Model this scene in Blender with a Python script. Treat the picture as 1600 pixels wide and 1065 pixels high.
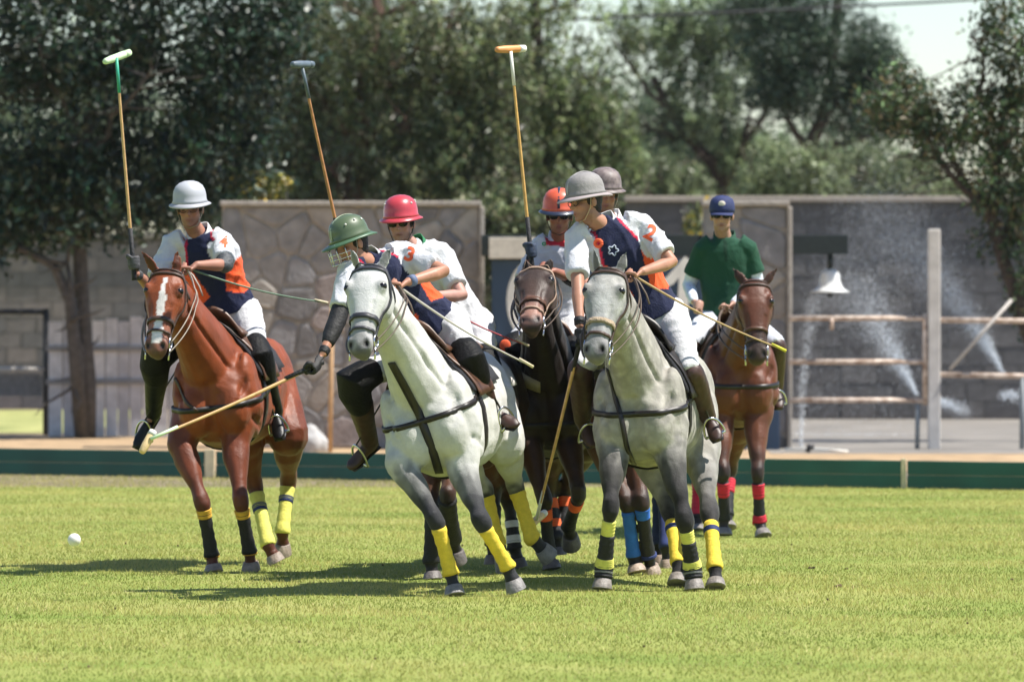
import bpy, bmesh, math, random
import numpy as np
from mathutils import Vector, Matrix
from mathutils.bvhtree import BVHTree

for o in list(bpy.data.objects):
    bpy.data.objects.remove(o)
scene = bpy.context.scene
col = scene.collection
random.seed(7)
rng = np.random.default_rng(7)
R = math.radians
V = Vector

# ------------------------------------------------------------------ camera
F, CX, HY, CH = 9600.0, 800.0, 424.0, 1.9      # focal length in photo pixels, centre column, horizon row, eye height
cam_d = bpy.data.cameras.new('camera')
cam = bpy.data.objects.new('camera', cam_d)
col.objects.link(cam)
cam.location = (0, 0, CH)
cam.rotation_euler = (R(90), 0, 0)
cam_d.sensor_width = 36
cam_d.lens = 36 * F / 1600
cam_d.shift_y = -(532.5 - HY) / 1600
cam_d.clip_start = 0.5
cam_d.clip_end = 3000
cam_d.dof.use_dof = True
cam_d.dof.focus_distance = 36.6
cam_d.dof.aperture_fstop = 3.8
scene.camera = cam

def P(px, py, D):
    return V(((px - CX) / F * D, D, CH - (py - HY) / F * D))
def ground_D(py):
    return F * CH / (py - HY)

# ------------------------------------------------------------------ sky and sun
SUN_EL, SUN_AZ = 60.0, 98.0                   # degrees; azimuth from +Y towards +X
world = bpy.data.worlds.new('World')
scene.world = world
world.use_nodes = True
wn = world.node_tree
sky = wn.nodes.new('ShaderNodeTexSky')
sky.sky_type = 'NISHITA'
sky.sun_disc = False
sky.sun_elevation = R(SUN_EL)
sky.sun_rotation = R(SUN_AZ)
sky.air_density = 0.9
sky.dust_density = 0.15
sky.ozone_density = 1.5
bg = wn.nodes['Background']
bg.inputs['Strength'].default_value = 0.096
wn.links.new(sky.outputs[0], bg.inputs[0])
sun_d = bpy.data.lights.new('sun', 'SUN')
sun_d.energy = 5.0
sun_d.angle = R(0.55)
sun_d.color = (1.0, 0.955, 0.88)
sun = bpy.data.objects.new('sun', sun_d)
col.objects.link(sun)
sd = V((math.sin(R(SUN_AZ)) * math.cos(R(SUN_EL)), math.cos(R(SUN_AZ)) * math.cos(R(SUN_EL)), math.sin(R(SUN_EL))))
sun.rotation_euler = sd.to_track_quat('Z', 'Y').to_euler()
sun.location = sd * 60
scene.view_settings.view_transform = 'Standard'
scene.view_settings.look = 'None'
scene.view_settings.exposure = 0.74
scene.view_settings.gamma = 1.0
scene.render.engine = 'CYCLES'
scene.cycles.use_denoising = True
scene.cycles.max_bounces = 8
scene.cycles.transparent_max_bounces = 24
scene.cycles.volume_bounces = 1

# ------------------------------------------------------------------ materials
MATS = {}
def _base(name):
    m = bpy.data.materials.new(name)
    m.use_nodes = True
    nt = m.node_tree
    return m, nt, nt.nodes['Principled BSDF'], nt.nodes['Material Output']

def mat(name, c, rough=0.6, metal=0.0, spec=0.5, var=0.12, scale=18.0, bump=0.0, bscale=60.0, coat=0.0, c2=None, detail=4.0, fold=None):
    """one plain procedural material: colour varied by object-space noise, optional bump"""
    if name in MATS:
        return MATS[name]
    m, nt, b, out = _base(name)
    tc = nt.nodes.new('ShaderNodeTexCoord')
    nz = nt.nodes.new('ShaderNodeTexNoise')
    nz.inputs['Scale'].default_value = scale
    nz.inputs['Detail'].default_value = detail
    nt.links.new(tc.outputs['Object'], nz.inputs['Vector'])
    rp = nt.nodes.new('ShaderNodeValToRGB')
    rp.color_ramp.elements[0].position = 0.3
    rp.color_ramp.elements[1].position = 0.7
    lo = [max(0, x * (1 - var)) for x in c]
    hi = [min(1, x * (1 + var)) for x in (c2 or c)]
    rp.color_ramp.elements[0].color = (*lo, 1)
    rp.color_ramp.elements[1].color = (*hi, 1)
    nt.links.new(nz.outputs['Fac'], rp.inputs['Fac'])
    nt.links.new(rp.outputs['Color'], b.inputs['Base Color'])
    b.inputs['Roughness'].default_value = rough
    b.inputs['Metallic'].default_value = metal
    b.inputs['Specular IOR Level'].default_value = spec
    b.inputs['Coat Weight'].default_value = coat
    if bump > 0:
        n2 = nt.nodes.new('ShaderNodeTexNoise')
        n2.inputs['Scale'].default_value = bscale
        n2.inputs['Detail'].default_value = 5
        nt.links.new(tc.outputs['Object'], n2.inputs['Vector'])
        bp = nt.nodes.new('ShaderNodeBump')
        bp.inputs['Strength'].default_value = bump
        bp.inputs['Distance'].default_value = 0.02
        nt.links.new(n2.outputs['Fac'], bp.inputs['Height'])
        nt.links.new(bp.outputs['Normal'], b.inputs['Normal'])
        if fold: add_folds(nt, b, tc, fold, bp.outputs['Normal'])
    MATS[name] = m
    return m

def add_folds(nt, b, tc, fold, prev=None):
    sc, strg, dist, distort = fold
    n = nt.nodes.new('ShaderNodeTexNoise')
    n.inputs['Scale'].default_value = sc
    n.inputs['Detail'].default_value = 3
    n.inputs['Distortion'].default_value = distort
    nt.links.new(tc.outputs['Object'], n.inputs['Vector'])
    bp = nt.nodes.new('ShaderNodeBump')
    bp.inputs['Strength'].default_value = strg
    bp.inputs['Distance'].default_value = dist
    nt.links.new(n.outputs['Fac'], bp.inputs['Height'])
    if prev is not None: nt.links.new(prev, bp.inputs['Normal'])
    nt.links.new(bp.outputs['Normal'], b.inputs['Normal'])

def mat_attr(name, rough=0.6, spec=0.4, var=0.15, scale=14.0, bump=0.15, bscale=40.0, dapple=0.0, sheen=0.0, translucent=0.0, fold=None):
    """colour from the mesh attribute Col, varied by noise"""
    if name in MATS:
        return MATS[name]
    m, nt, b, out = _base(name)
    at = nt.nodes.new('ShaderNodeAttribute')
    at.attribute_name = 'Col'
    tc = nt.nodes.new('ShaderNodeTexCoord')
    nz = nt.nodes.new('ShaderNodeTexNoise')
    nz.inputs['Scale'].default_value = scale
    nz.inputs['Detail'].default_value = 5
    nt.links.new(tc.outputs['Object'], nz.inputs['Vector'])
    mr = nt.nodes.new('ShaderNodeMapRange')
    mr.inputs['From Min'].default_value = 0.3
    mr.inputs['From Max'].default_value = 0.7
    mr.inputs['To Min'].default_value = 1 - var
    mr.inputs['To Max'].default_value = 1 + var
    nt.links.new(nz.outputs['Fac'], mr.inputs['Value'])
    last = mr.outputs['Result']
    if dapple > 0:
        vo = nt.nodes.new('ShaderNodeTexVoronoi')
        vo.feature = 'SMOOTH_F1'
        vo.inputs['Scale'].default_value = 17
        n3 = nt.nodes.new('ShaderNodeTexNoise')
        n3.inputs['Scale'].default_value = 9
        nt.links.new(tc.outputs['Object'], n3.inputs['Vector'])
        va = nt.nodes.new('ShaderNodeMixRGB')
        va.inputs['Fac'].default_value = 0.12
        nt.links.new(tc.outputs['Object'], va.inputs['Color1'])
        nt.links.new(n3.outputs['Color'], va.inputs['Color2'])
        nt.links.new(va.outputs['Color'], vo.inputs['Vector'])
        m2 = nt.nodes.new('ShaderNodeMapRange')
        m2.inputs['From Min'].default_value = 0.15
        m2.inputs['From Max'].default_value = 0.6
        m2.inputs['To Min'].default_value = 1.0
        m2.inputs['To Max'].default_value = 1 - dapple
        nt.links.new(vo.outputs['Distance'], m2.inputs['Value'])
        mu = nt.nodes.new('ShaderNodeMath')
        mu.operation = 'MULTIPLY'
        nt.links.new(last, mu.inputs[0])
        nt.links.new(m2.outputs['Result'], mu.inputs[1])
        last = mu.outputs[0]
    if name.startswith('coat'):
        n5 = nt.nodes.new('ShaderNodeTexNoise')
        n5.inputs['Scale'].default_value = 55
        n5.inputs['Detail'].default_value = 6
        n5.inputs['Roughness'].default_value = 0.7
        nt.links.new(tc.outputs['Object'], n5.inputs['Vector'])
        m5 = nt.nodes.new('ShaderNodeMapRange')
        m5.inputs['From Min'].default_value = 0.3
        m5.inputs['From Max'].default_value = 0.7
        m5.inputs['To Min'].default_value = 0.93
        m5.inputs['To Max'].default_value = 1.07
        nt.links.new(n5.outputs['Fac'], m5.inputs['Value'])
        mu5 = nt.nodes.new('ShaderNodeMath')
        mu5.operation = 'MULTIPLY'
        nt.links.new(last, mu5.inputs[0])
        nt.links.new(m5.outputs['Result'], mu5.inputs[1])
        last = mu5.outputs[0]
        m6 = nt.nodes.new('ShaderNodeMapRange')
        m6.inputs['To Min'].default_value = rough + .15
        m6.inputs['To Max'].default_value = rough - .15
        nt.links.new(nz.outputs['Fac'], m6.inputs['Value'])
        nt.links.new(m6.outputs['Result'], b.inputs['Roughness'])
    mx = nt.nodes.new('ShaderNodeVectorMath')
    mx.operation = 'SCALE'
    nt.links.new(at.outputs['Color'], mx.inputs[0])
    nt.links.new(last, mx.inputs['Scale'])
    nt.links.new(mx.outputs[0], b.inputs['Base Color'])
    if not b.inputs['Roughness'].is_linked: b.inputs['Roughness'].default_value = rough
    b.inputs['Specular IOR Level'].default_value = spec
    b.inputs['Sheen Weight'].default_value = sheen
    if bump > 0:
        n2 = nt.nodes.new('ShaderNodeTexNoise')
        n2.inputs['Scale'].default_value = bscale
        n2.inputs['Detail'].default_value = 4
        nt.links.new(tc.outputs['Object'], n2.inputs['Vector'])
        bp = nt.nodes.new('ShaderNodeBump')
        bp.inputs['Strength'].default_value = bump
        bp.inputs['Distance'].default_value = 0.015
        nt.links.new(n2.outputs['Fac'], bp.inputs['Height'])
        nt.links.new(bp.outputs['Normal'], b.inputs['Normal'])
        if fold: add_folds(nt, b, tc, fold, bp.outputs['Normal'])
    if translucent > 0:
        tr = nt.nodes.new('ShaderNodeBsdfTranslucent')
        nt.links.new(mx.outputs[0], tr.inputs['Color'])
        ms = nt.nodes.new('ShaderNodeMixShader')
        ms.inputs[0].default_value = translucent
        nt.links.new(b.outputs[0], ms.inputs[1])
        nt.links.new(tr.outputs[0], ms.inputs[2])
        nt.links.new(ms.outputs[0], out.inputs['Surface'])
    MATS[name] = m
    return m

# ------------------------------------------------------------------ objects
def tag(o, label=None, cat=None, group=None, kind=None):
    if label: o['label'] = label
    if cat: o['category'] = cat
    if group: o['group'] = group
    if kind: o['kind'] = kind
    return o

def empty(name, loc, label=None, cat=None, group=None):
    o = bpy.data.objects.new(name, None)
    o.empty_display_size = 0.1
    col.objects.link(o)
    o.location = loc
    return tag(o, label, cat, group)

def put(name, me, m, parent=None, label=None):
    o = bpy.data.objects.new(name, me)
    col.objects.link(o)
    if m is not None:
        me.materials.clear()
        me.materials.append(m)
    if parent is not None:
        o.parent = parent
        if parent.type == 'EMPTY':
            o.matrix_parent_inverse = Matrix.Translation(-parent.location)
    if label: o['label'] = label
    return o

def frame(a, hint):
    """orthonormal (a, b, c): b is hint made square to a, c = a x b"""
    a = V(a).normalized()
    b = V(hint) - a * a.dot(V(hint))
    if b.length < 1e-6:
        b = V((1, 0, 0)) - a * a.x
        if b.length < 1e-3:
            b = V((0, 1, 0)) - a * a.y
    b.normalize()
    return a, b, a.cross(b)

class MB:
    def __init__(s):
        s.v, s.f = [], []
    def ring_loft(s, rings, cap=True):
        n = len(rings[0])
        k = len(s.v)
        for r in rings: s.v.extend(r)
        m = len(rings)
        for i in range(m - 1):
            for j in range(n):
                a, b = k + i * n + j, k + i * n + (j + 1) % n
                s.f.append((a, b, b + n, a + n))
        if cap:
            s.f.append(tuple(k + j for j in range(n - 1, -1, -1)))
            s.f.append(tuple(k + (m - 1) * n + j for j in range(n)))
        return s
    def loft(s, secs, n=16, ex=1.0):
        """secs: (centre, right, up, half width, up extent, down extent)"""
        rings = []
        for c, r, u, w, up, dn in secs:
            ring = []
            for j in range(n):
                t = 2 * math.pi * j / n
                ct, st = math.cos(t), math.sin(t)
                x = math.copysign(abs(ct) ** ex, ct) * w
                y = math.copysign(abs(st) ** ex, st) * (up if st > 0 else dn)
                ring.append(c + r * x + u * y)
            rings.append(ring)
        return s.ring_loft(rings)
    def tube(s, pts, rad, n=10, flat=None, hint=(0.3, 0.9, 0.2)):
        """round (or, with flat, elliptical) tube along pts"""
        pts = [V(p) for p in pts]
        if not hasattr(rad, '__len__'): rad = [rad] * len(pts)
        rings, h = [], V(hint)
        for i, p in enumerate(pts):
            d = pts[min(i + 1, len(pts) - 1)] - pts[max(i - 1, 0)]
            if d.length < 1e-9: d = V((0, 0, 1))
            a, b, c = frame(d, h)
            h = b
            r = rad[i]
            rings.append([p + b * math.cos(2 * math.pi * j / n) * r + c * math.sin(2 * math.pi * j / n) * r * (flat or 1) for j in range(n)])
        return s.ring_loft(rings)
    def limb(s, pts, rad, n=14, hint=(0.3, 0.9, 0.2)):
        """tube with rounded ends, used as raw material for the remesh"""
        s.tube(pts, rad, n, hint=hint)
        for p, r in ((pts[0], rad[0]), (pts[-1], rad[-1])):
            s.ball(p, r * 0.98)
        return s
    def ball(s, c, r, axes=None, nu=14, nv=9):
        """ellipsoid; axes = three vectors (with length) or a radius"""
        c = V(c)
        ax = axes or (V((r, 0, 0)), V((0, r, 0)), V((0, 0, r)))
        k = len(s.v)
        s.v.append(c + ax[2])
        for i in range(1, nv):
            ph = math.pi * i / nv
            for j in range(nu):
                t = 2 * math.pi * j / nu
                s.v.append(c + ax[0] * (math.sin(ph) * math.cos(t)) + ax[1] * (math.sin(ph) * math.sin(t)) + ax[2] * math.cos(ph))
        s.v.append(c - ax[2])
        e = len(s.v) - 1
        for j in range(nu):
            s.f.append((k, k + 1 + j, k + 1 + (j + 1) % nu))
            for i in range(nv - 2):
                a = k + 1 + i * nu + j
                b = k + 1 + i * nu + (j + 1) % nu
                s.f.append((a, a + nu, b + nu, b))
            a = k + 1 + (nv - 2) * nu
            s.f.append((e, a + (j + 1) % nu, a + j))
        return s
    def box(s, lo, hi, M=None):
        k = len(s.v)
        for x in (lo[0], hi[0]):
            for y in (lo[1], hi[1]):
                for z in (lo[2], hi[2]):
                    p = V((x, y, z))
                    s.v.append(M @ p if M else p)
        for q in ((0, 1, 3, 2), (4, 6, 7, 5), (0, 4, 5, 1), (2, 3, 7, 6), (0, 2, 6, 4), (1, 5, 7, 3)):
            s.f.append(tuple(k + i for i in q))
        return s
    def mesh(s, name, smooth=True, fix=True):
        me = bpy.data.meshes.new(name)
        me.from_pydata([tuple(p) for p in s.v], [], s.f)
        if fix:
            bm = bmesh.new()
            bm.from_mesh(me)
            bmesh.ops.recalc_face_normals(bm, faces=bm.faces)
            bm.to_mesh(me)
            bm.free()
        if smooth:
            me.polygons.foreach_set('use_smooth', [True] * len(me.polygons))
        me.update()
        return me
    def build(s, name, m, parent=None, smooth=True, label=None, bevel=0.0):
        o = put(name, s.mesh(name, smooth), m, parent, label)
        if bevel > 0:
            b = o.modifiers.new('bevel', 'BEVEL')
            b.width = bevel
            b.segments = 2
            b.limit_method = 'ANGLE'
        return o
    def remeshed(s, name, voxel, iters=3, factor=0.5):
        """one continuous surface over all the raw shapes"""
        me = s.mesh(name + '_raw')
        o = bpy.data.objects.new(name + '_raw', me)
        col.objects.link(o)
        rm = o.modifiers.new('r', 'REMESH')
        rm.mode = 'VOXEL'
        rm.voxel_size = voxel
        if iters:
            sm = o.modifiers.new('s', 'SMOOTH')
            sm.factor = factor
            sm.iterations = iters
        dg = bpy.context.evaluated_depsgraph_get()
        dg.update()
        out = bpy.data.meshes.new_from_object(o.evaluated_get(dg))
        out.name = name
        bpy.data.objects.remove(o)
        bpy.data.meshes.remove(me)
        out.polygons.foreach_set('use_smooth', [True] * len(out.polygons))
        return out

def co_of(me):
    a = np.empty(len(me.vertices) * 3, np.float32)
    me.vertices.foreach_get('co', a)
    return a.reshape(-1, 3).astype(np.float64)
def no_of(me):
    a = np.empty(len(me.vertices) * 3, np.float32)
    me.vertices.foreach_get('normal', a)
    return a.reshape(-1, 3).astype(np.float64)
def set_co(me, a):
    me.vertices.foreach_set('co', a.astype(np.float32).ravel())
    me.update()
def paint(me, c):
    at = me.color_attributes.get('Col') or me.color_attributes.new('Col', 'FLOAT_COLOR', 'POINT')
    d = np.ones((len(c), 4), np.float32)
    d[:, :3] = np.clip(c, 0, 1)
    at.data.foreach_set('color', d.ravel())
def A(v): return np.array(v, dtype=np.float64)
def lerp(a, b, t): return a + (b - a) * t
def wrinkle(me, amp, seed, wl=0.09, n=7, mask=None):
    """soft folds: a few bent sine waves pushed along the normal"""
    r = np.random.default_rng(seed)
    p, nn = co_of(me), no_of(me)
    d = np.zeros(len(p))
    for _ in range(n):
        k = r.normal(size=3); k /= np.linalg.norm(k)
        k2 = r.normal(size=3); k2 /= np.linalg.norm(k2)
        w = wl * r.uniform(0.6, 1.7)
        s_ = np.sin(np.pi * (p @ k) / w + 1.6 * np.sin(2 * np.pi * (p @ k2) / (w * 3.1)) + r.uniform(0, 6.3))
        gate = .5 + .5 * np.sin(2 * np.pi * (p @ k2) / (w * 2.4) + r.uniform(0, 6.3))
        d += (2.2 * (1 - np.abs(s_)) ** 2.2 - .7) * gate
    d = d / n * 1.8
    if mask is not None: d = d * mask
    set_co(me, p + nn * (amp * d)[:, None])
def quad_cloud(name, q, c, m, parent=None, smooth=False):
    """q: (N,4,3) loose quads, c: (N,3) colours -> one mesh"""
    N, k = len(q), q.shape[1]
    me = bpy.data.meshes.new(name)
    me.vertices.add(N * k)
    me.vertices.foreach_set('co', q.reshape(-1).astype(np.float32))
    me.loops.add(N * k)
    me.loops.foreach_set('vertex_index', np.arange(N * k, dtype=np.int32))
    me.polygons.add(N)
    me.polygons.foreach_set('loop_start', np.arange(0, N * k, k, dtype=np.int32))
    me.polygons.foreach_set('loop_total', np.full(N, k, np.int32))
    me.update(calc_edges=True)
    paint(me, np.repeat(c, k, axis=0))
    return put(name, me, m, parent)
# ================================================================== the setting
def srgb(r, g, b):
    f = lambda x: (x / 255 / 12.92) if x / 255 <= 0.04045 else ((x / 255 + 0.055) / 1.055) ** 2.4
    return (f(r), f(g), f(b))

# ---- ground: one sheet; turf in front of the boards, dusty earth behind
def ground_material():
    m, nt, b, out = _base('ground_earth_and_turf')
    tc = nt.nodes.new('ShaderNodeTexCoord')
    def noise(sc, sx=1, sy=1, det=6):
        mp = nt.nodes.new('ShaderNodeMapping')
        mp.inputs['Scale'].default_value = (sx, sy, 1)
        n = nt.nodes.new('ShaderNodeTexNoise')
        n.inputs['Scale'].default_value = sc
        n.inputs['Detail'].default_value = det
        nt.links.new(tc.outputs['Object'], mp.inputs[0])
        nt.links.new(mp.outputs[0], n.inputs['Vector'])
        return n.outputs['Fac']
    def ramp(fac, stops):
        r = nt.nodes.new('ShaderNodeValToRGB')
        e = r.color_ramp.elements
        e[0].position, e[0].color = stops[0][0], (*stops[0][1], 1)
        e[1].position, e[1].color = stops[-1][0], (*stops[-1][1], 1)
        for p, c in stops[1:-1]:
            x = e.new(p); x.color = (*c, 1)
        nt.links.new(fac, r.inputs['Fac'])
        return r.outputs['Color']
    turf = ramp(noise(0.9, 0.5, 1.0), [(0.3, (0.17, 0.235, 0.045)), (0.5, (0.25, 0.285, 0.07)), (0.72, (0.31, 0.315, 0.10))])
    dust = ramp(noise(2.2, 0.4, 1.0), [(0.3, (0.17, 0.135, 0.095)), (0.7, (0.26, 0.21, 0.15))])
    sp = nt.nodes.new('ShaderNodeSeparateXYZ')
    nt.links.new(tc.outputs['Object'], sp.inputs[0])
    gt = nt.nodes.new('ShaderNodeMath'); gt.operation = 'GREATER_THAN'
    nt.links.new(sp.outputs['Y'], gt.inputs[0]); gt.inputs[1].default_value = 54.2
    mx = nt.nodes.new('ShaderNodeMixRGB')
    nt.links.new(gt.outputs[0], mx.inputs['Fac'])
    nt.links.new(turf, mx.inputs['Color1'])
    nt.links.new(dust, mx.inputs['Color2'])
    nt.links.new(mx.outputs[0], b.inputs['Base Color'])
    b.inputs['Roughness'].default_value = 0.9
    b.inputs['Specular IOR Level'].default_value = 0.15
    n = noise(40.0)
    bp = nt.nodes.new('ShaderNodeBump')
    bp.inputs['Strength'].default_value = 0.5
    bp.inputs['Distance'].default_value = 0.03
    nt.links.new(n, bp.inputs['Height'])
    nt.links.new(bp.outputs[0], b.inputs['Normal'])
    return m
g = MB()
nx, ny = 24, 60
g.v = [V((-600 + 1200 * i / nx, -60 + 1500 * (j / ny) ** 2, 0)) for j in range(ny + 1) for i in range(nx + 1)]
g.f = [(j * (nx + 1) + i, j * (nx + 1) + i + 1, (j + 1) * (nx + 1) + i + 1, (j + 1) * (nx + 1) + i) for j in range(ny) for i in range(nx)]
tag(g.build('ground', ground_material(), smooth=False), 'flat ground of turf and dusty earth', 'ground', kind='structure')

def slab(name, xs, y0, y1, z, m, label, cat):
    k = MB()
    k.box((xs[0], y0, -0.05), (xs[1], y1, z))
    return tag(k.build(name, m, smooth=False), label, cat, kind='structure')
slab('path', (-40, 40), 58.4, 70.35, 0.004, mat('sandy', (0.36, 0.245, 0.135), 0.95, var=0.35, scale=3), 'sandy path strip behind the green boards', 'path')
slab('pavement', (2.7, 40), 64.0, 78.9, 0.006, mat('pale_concrete', (0.20, 0.182, 0.16), 0.9, var=0.25, scale=1.2), 'pale concrete apron before the dark block wall', 'pavement')
tag(slab('lawn', (-40, -4.95), 72.2, 84, 0.008, mat('far_lawn', (0.20, 0.25, 0.05), 0.9, var=0.4, scale=2, c2=(0.33, 0.32, 0.12)), 'sunlit patch of grass behind the pipe gate', 'lawn'), kind='structure')

# ---- turf blades: real geometry over everything the lens sees of the field
def turf():
    N = 505000
    D = np.sqrt(rng.uniform(27.0 ** 2, 58.0 ** 2, N))
    # denser close to the lens
    keep = rng.uniform(size=N) < np.clip(1.25 - (D - 27) / 45, 0.35, 1)
    D = D[keep]; N = len(D)
    x = rng.uniform(-1, 1, N) * (0.0835 * D + 1.6)
    bd = 57.2 - 0.36 * x          # stay in front of the boards
    ok = D < bd - 0.08
    x, D = x[ok], D[ok]; N = len(x)
    pat = (np.sin(x * 1.3 + 2.1 * np.sin(D * .37)) * np.sin(D * 1.1 + 1.7 * np.sin(x * .61)) + np.sin(x * 4.1 + D * 2.7) * .4 + np.sin(D * 4.3 + np.sin(x * .9) * 1.5) * .45)
    fine = np.sin(x * 13 + np.sin(D * 7) * 2) * np.sin(D * 11 + np.sin(x * 9) * 2)
    h = rng.uniform(0.010, 0.024, N) * (1 + 0.22 * pat + 0.18 * fine)
    tuft = rng.uniform(size=N) < 0.012
    h[tuft] *= 1.8
    w = rng.uniform(0.0022, 0.004, N)
    yaw = rng.uniform(0, 2 * np.pi, N)
    lean = rng.uniform(0.2, 1.1, N) * h
    la = rng.uniform(0, 2 * np.pi, N)
    q = np.zeros((N, 3, 3))
    cx, cy = np.cos(yaw) * w, np.sin(yaw) * w
    q[:, 0] = np.stack([x - cx, D - cy, np.full(N, -0.002)], 1)
    q[:, 1] = np.stack([x + cx, D + cy, np.full(N, -0.002)], 1)
    q[:, 2] = np.stack([x + np.cos(la) * lean, D + np.sin(la) * lean, h], 1)
    band = np.sin(D * 2.2 + 1.2 * np.sin(x * .7) + .6 * np.sin(x * 2.3 + D)) * np.sin(x * .45 + D * .31)
    t = np.clip(0.42 + 0.26 * pat + 0.16 * fine + .34 * band + .012 * (D - 36) + rng.normal(0, 0.2, N), 0, 1)[:, None]
    c = (1 - t) * A((0.225, 0.275, 0.055)) + t * A((0.525, 0.475, 0.155))
    dry = rng.uniform(size=N) < 0.07 + 0.05 * np.clip(fine, 0, 1)
    c[dry] = A((0.62, 0.53, 0.24)) * rng.uniform(0.7, 1.15, (dry.sum(), 1))
    o = quad_cloud('grass', q, c, mat_attr('grass_blades', 0.6, 0.25, 0.1, 3, 0, translucent=0.35))
    tag(o, 'short mown green grass of the polo field', 'grass', kind='stuff')
turf()

# ---- droppings / divots and the ball
def clod(px, py, r, name, label, m):
    D = ground_D(py)
    c = P(px, py, D)
    k = MB()
    for _ in range(5):
        k.ball(c + V((random.uniform(-r, r), random.uniform(-r, r) * .5, r * random.uniform(.1, .5))), r * random.uniform(.4, .75), nu=7, nv=5)
    tag(k.build(name, m), label, 'clod', 'clods on the turf')
earth = mat('earth_clod', (0.09, 0.055, 0.03), 0.95, var=0.4, bump=.5)
clod(1311, 917, 0.024, 'earth_clod', 'largest brown clod of earth on the open turf at right', earth)
clod(1268, 888, 0.017, 'earth_clod', 'flat brown clod on the turf, behind the largest one', earth)
clod(1323, 889, 0.010, 'earth_clod', 'tiny clod on the turf, just right of the flat one', earth)
clod(1580, 906, 0.012, 'earth_clod', 'small dark clod at the right edge of the turf', earth)
clod(1171, 914, 0.008, 'earth_clod', 'crumb of earth on turf beside the grey horse hind hoof', earth)
k = MB(); rs = random.Random(9)
for _ in range(32):
    D_ = rs.uniform(29, 52); X_ = rs.uniform(-.083, .083) * D_
    k.ball(V((X_, D_, rs.uniform(.008, .016))), rs.uniform(.003, .008), nu=6, nv=4)
tag(k.build('turf_crumbs', earth), 'scattered crumbs of torn turf and soil', 'soil', kind='stuff')
k = MB(); Db = 40.6; k.ball(P(116, 843, Db), 0.0435, nu=20, nv=12)
tag(k.build('polo_ball', mat('ball_white', (0.8, 0.79, 0.76), 0.5, var=0.06, bump=.1)), 'white polo ball flying low over the turf', 'ball')

# ---- boards along the side line
GREEN = mat('board_green', (0.006, 0.085, 0.062), 0.5, var=0.22, scale=2.5, bump=.1)
CREAM = mat('post_cream', (0.62, 0.52, 0.33), 0.7, var=0.15)
def board_at(px):
    # base row of the board at this column -> ground point
    py = 741 + (px - 0) * (766 - 741) / 1600.0
    D = ground_D(py)
    return P(px, py, D)
def board_run(px0, px1, label):
    a, b = board_at(px0), board_at(px1)
    d = (b - a); L = d.length; d.normalize()
    n = V((d.y, -d.x, 0))
    M = Matrix(((d.x, -n.x, 0, a.x), (d.y, -n.y, 0, a.y), (0, 0, 1, 0), (0, 0, 0, 1)))
    root = empty('side_board', a, label, 'board', 'green boards along the field')
    for z0, z1, off in ((0.0, 0.118, 0.0), (0.124, 0.245, 0.006)):
        k = MB(); k.box((0, off, z0), (L, 0.03 + off, z1), M)
        k.build('plank', GREEN, root, smooth=False, bevel=.004)
    k = MB(); k.box((0.01, 0.014, 0.1185), (L - 0.01, 0.028, 0.1235), M); k.build('joint_strip', CREAM, root, smooth=False)
    return root
board_run(-500, 318, 'green side board left of the cream post, behind the chestnut horse')
board_run(337, 1001, 'long green side board behind the galloping horses')
board_run(1006, 1407, 'green side board behind the green-shirted rider')
board_run(1417, 2100, 'green side board at the right edge of the field')
def board_post(px, w, label):
    a, b = board_at(px - w / 2), board_at(px + w / 2)
    k = MB(); k.box((a.x, a.y + 0.0, 0), (b.x, a.y + 0.06, 0.262))
    tag(k.build('board_post', CREAM, smooth=False, bevel=.004), label, 'post', 'cream posts between the boards')
board_post(327, 15, 'cream post between boards, seen between the chestnut horse forelegs')
board_post(1003.5, 4, 'thin cream post between boards beside the grey horse')
board_post(1412, 8, 'cream post between boards on the open right side')

# ---- rubble stone walls
def clip_poly(poly, p, n):
    out = []
    for i in range(len(poly)):
        a, b = poly[i], poly[(i + 1) % len(poly)]
        da, db = (a[0] - p[0]) * n[0] + (a[1] - p[1]) * n[1], (b[0] - p[0]) * n[0] + (b[1] - p[1]) * n[1]
        if da <= 0: out.append(a)
        if (da < 0 < db) or (db < 0 < da):
            t = da / (da - db)
            out.append((a[0] + (b[0] - a[0]) * t, a[1] + (b[1] - a[1]) * t))
    return out
STONES = [mat('stone_%s' % n, c, 0.85, var=0.22, scale=7, bump=.5, bscale=25) for n, c in
          (('grey', (0.26, 0.235, 0.222)), ('blue_grey', (0.225, 0.213, 0.215)), ('warm', (0.30, 0.257, 0.222)), ('light', (0.315, 0.28, 0.247)), ('dark', (0.17, 0.158, 0.155)), ('rose', (0.272, 0.223, 0.206)))]
MORTAR = mat('mortar', (0.315, 0.28, 0.248), 0.95, var=0.2, scale=9, bump=.4)
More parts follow.
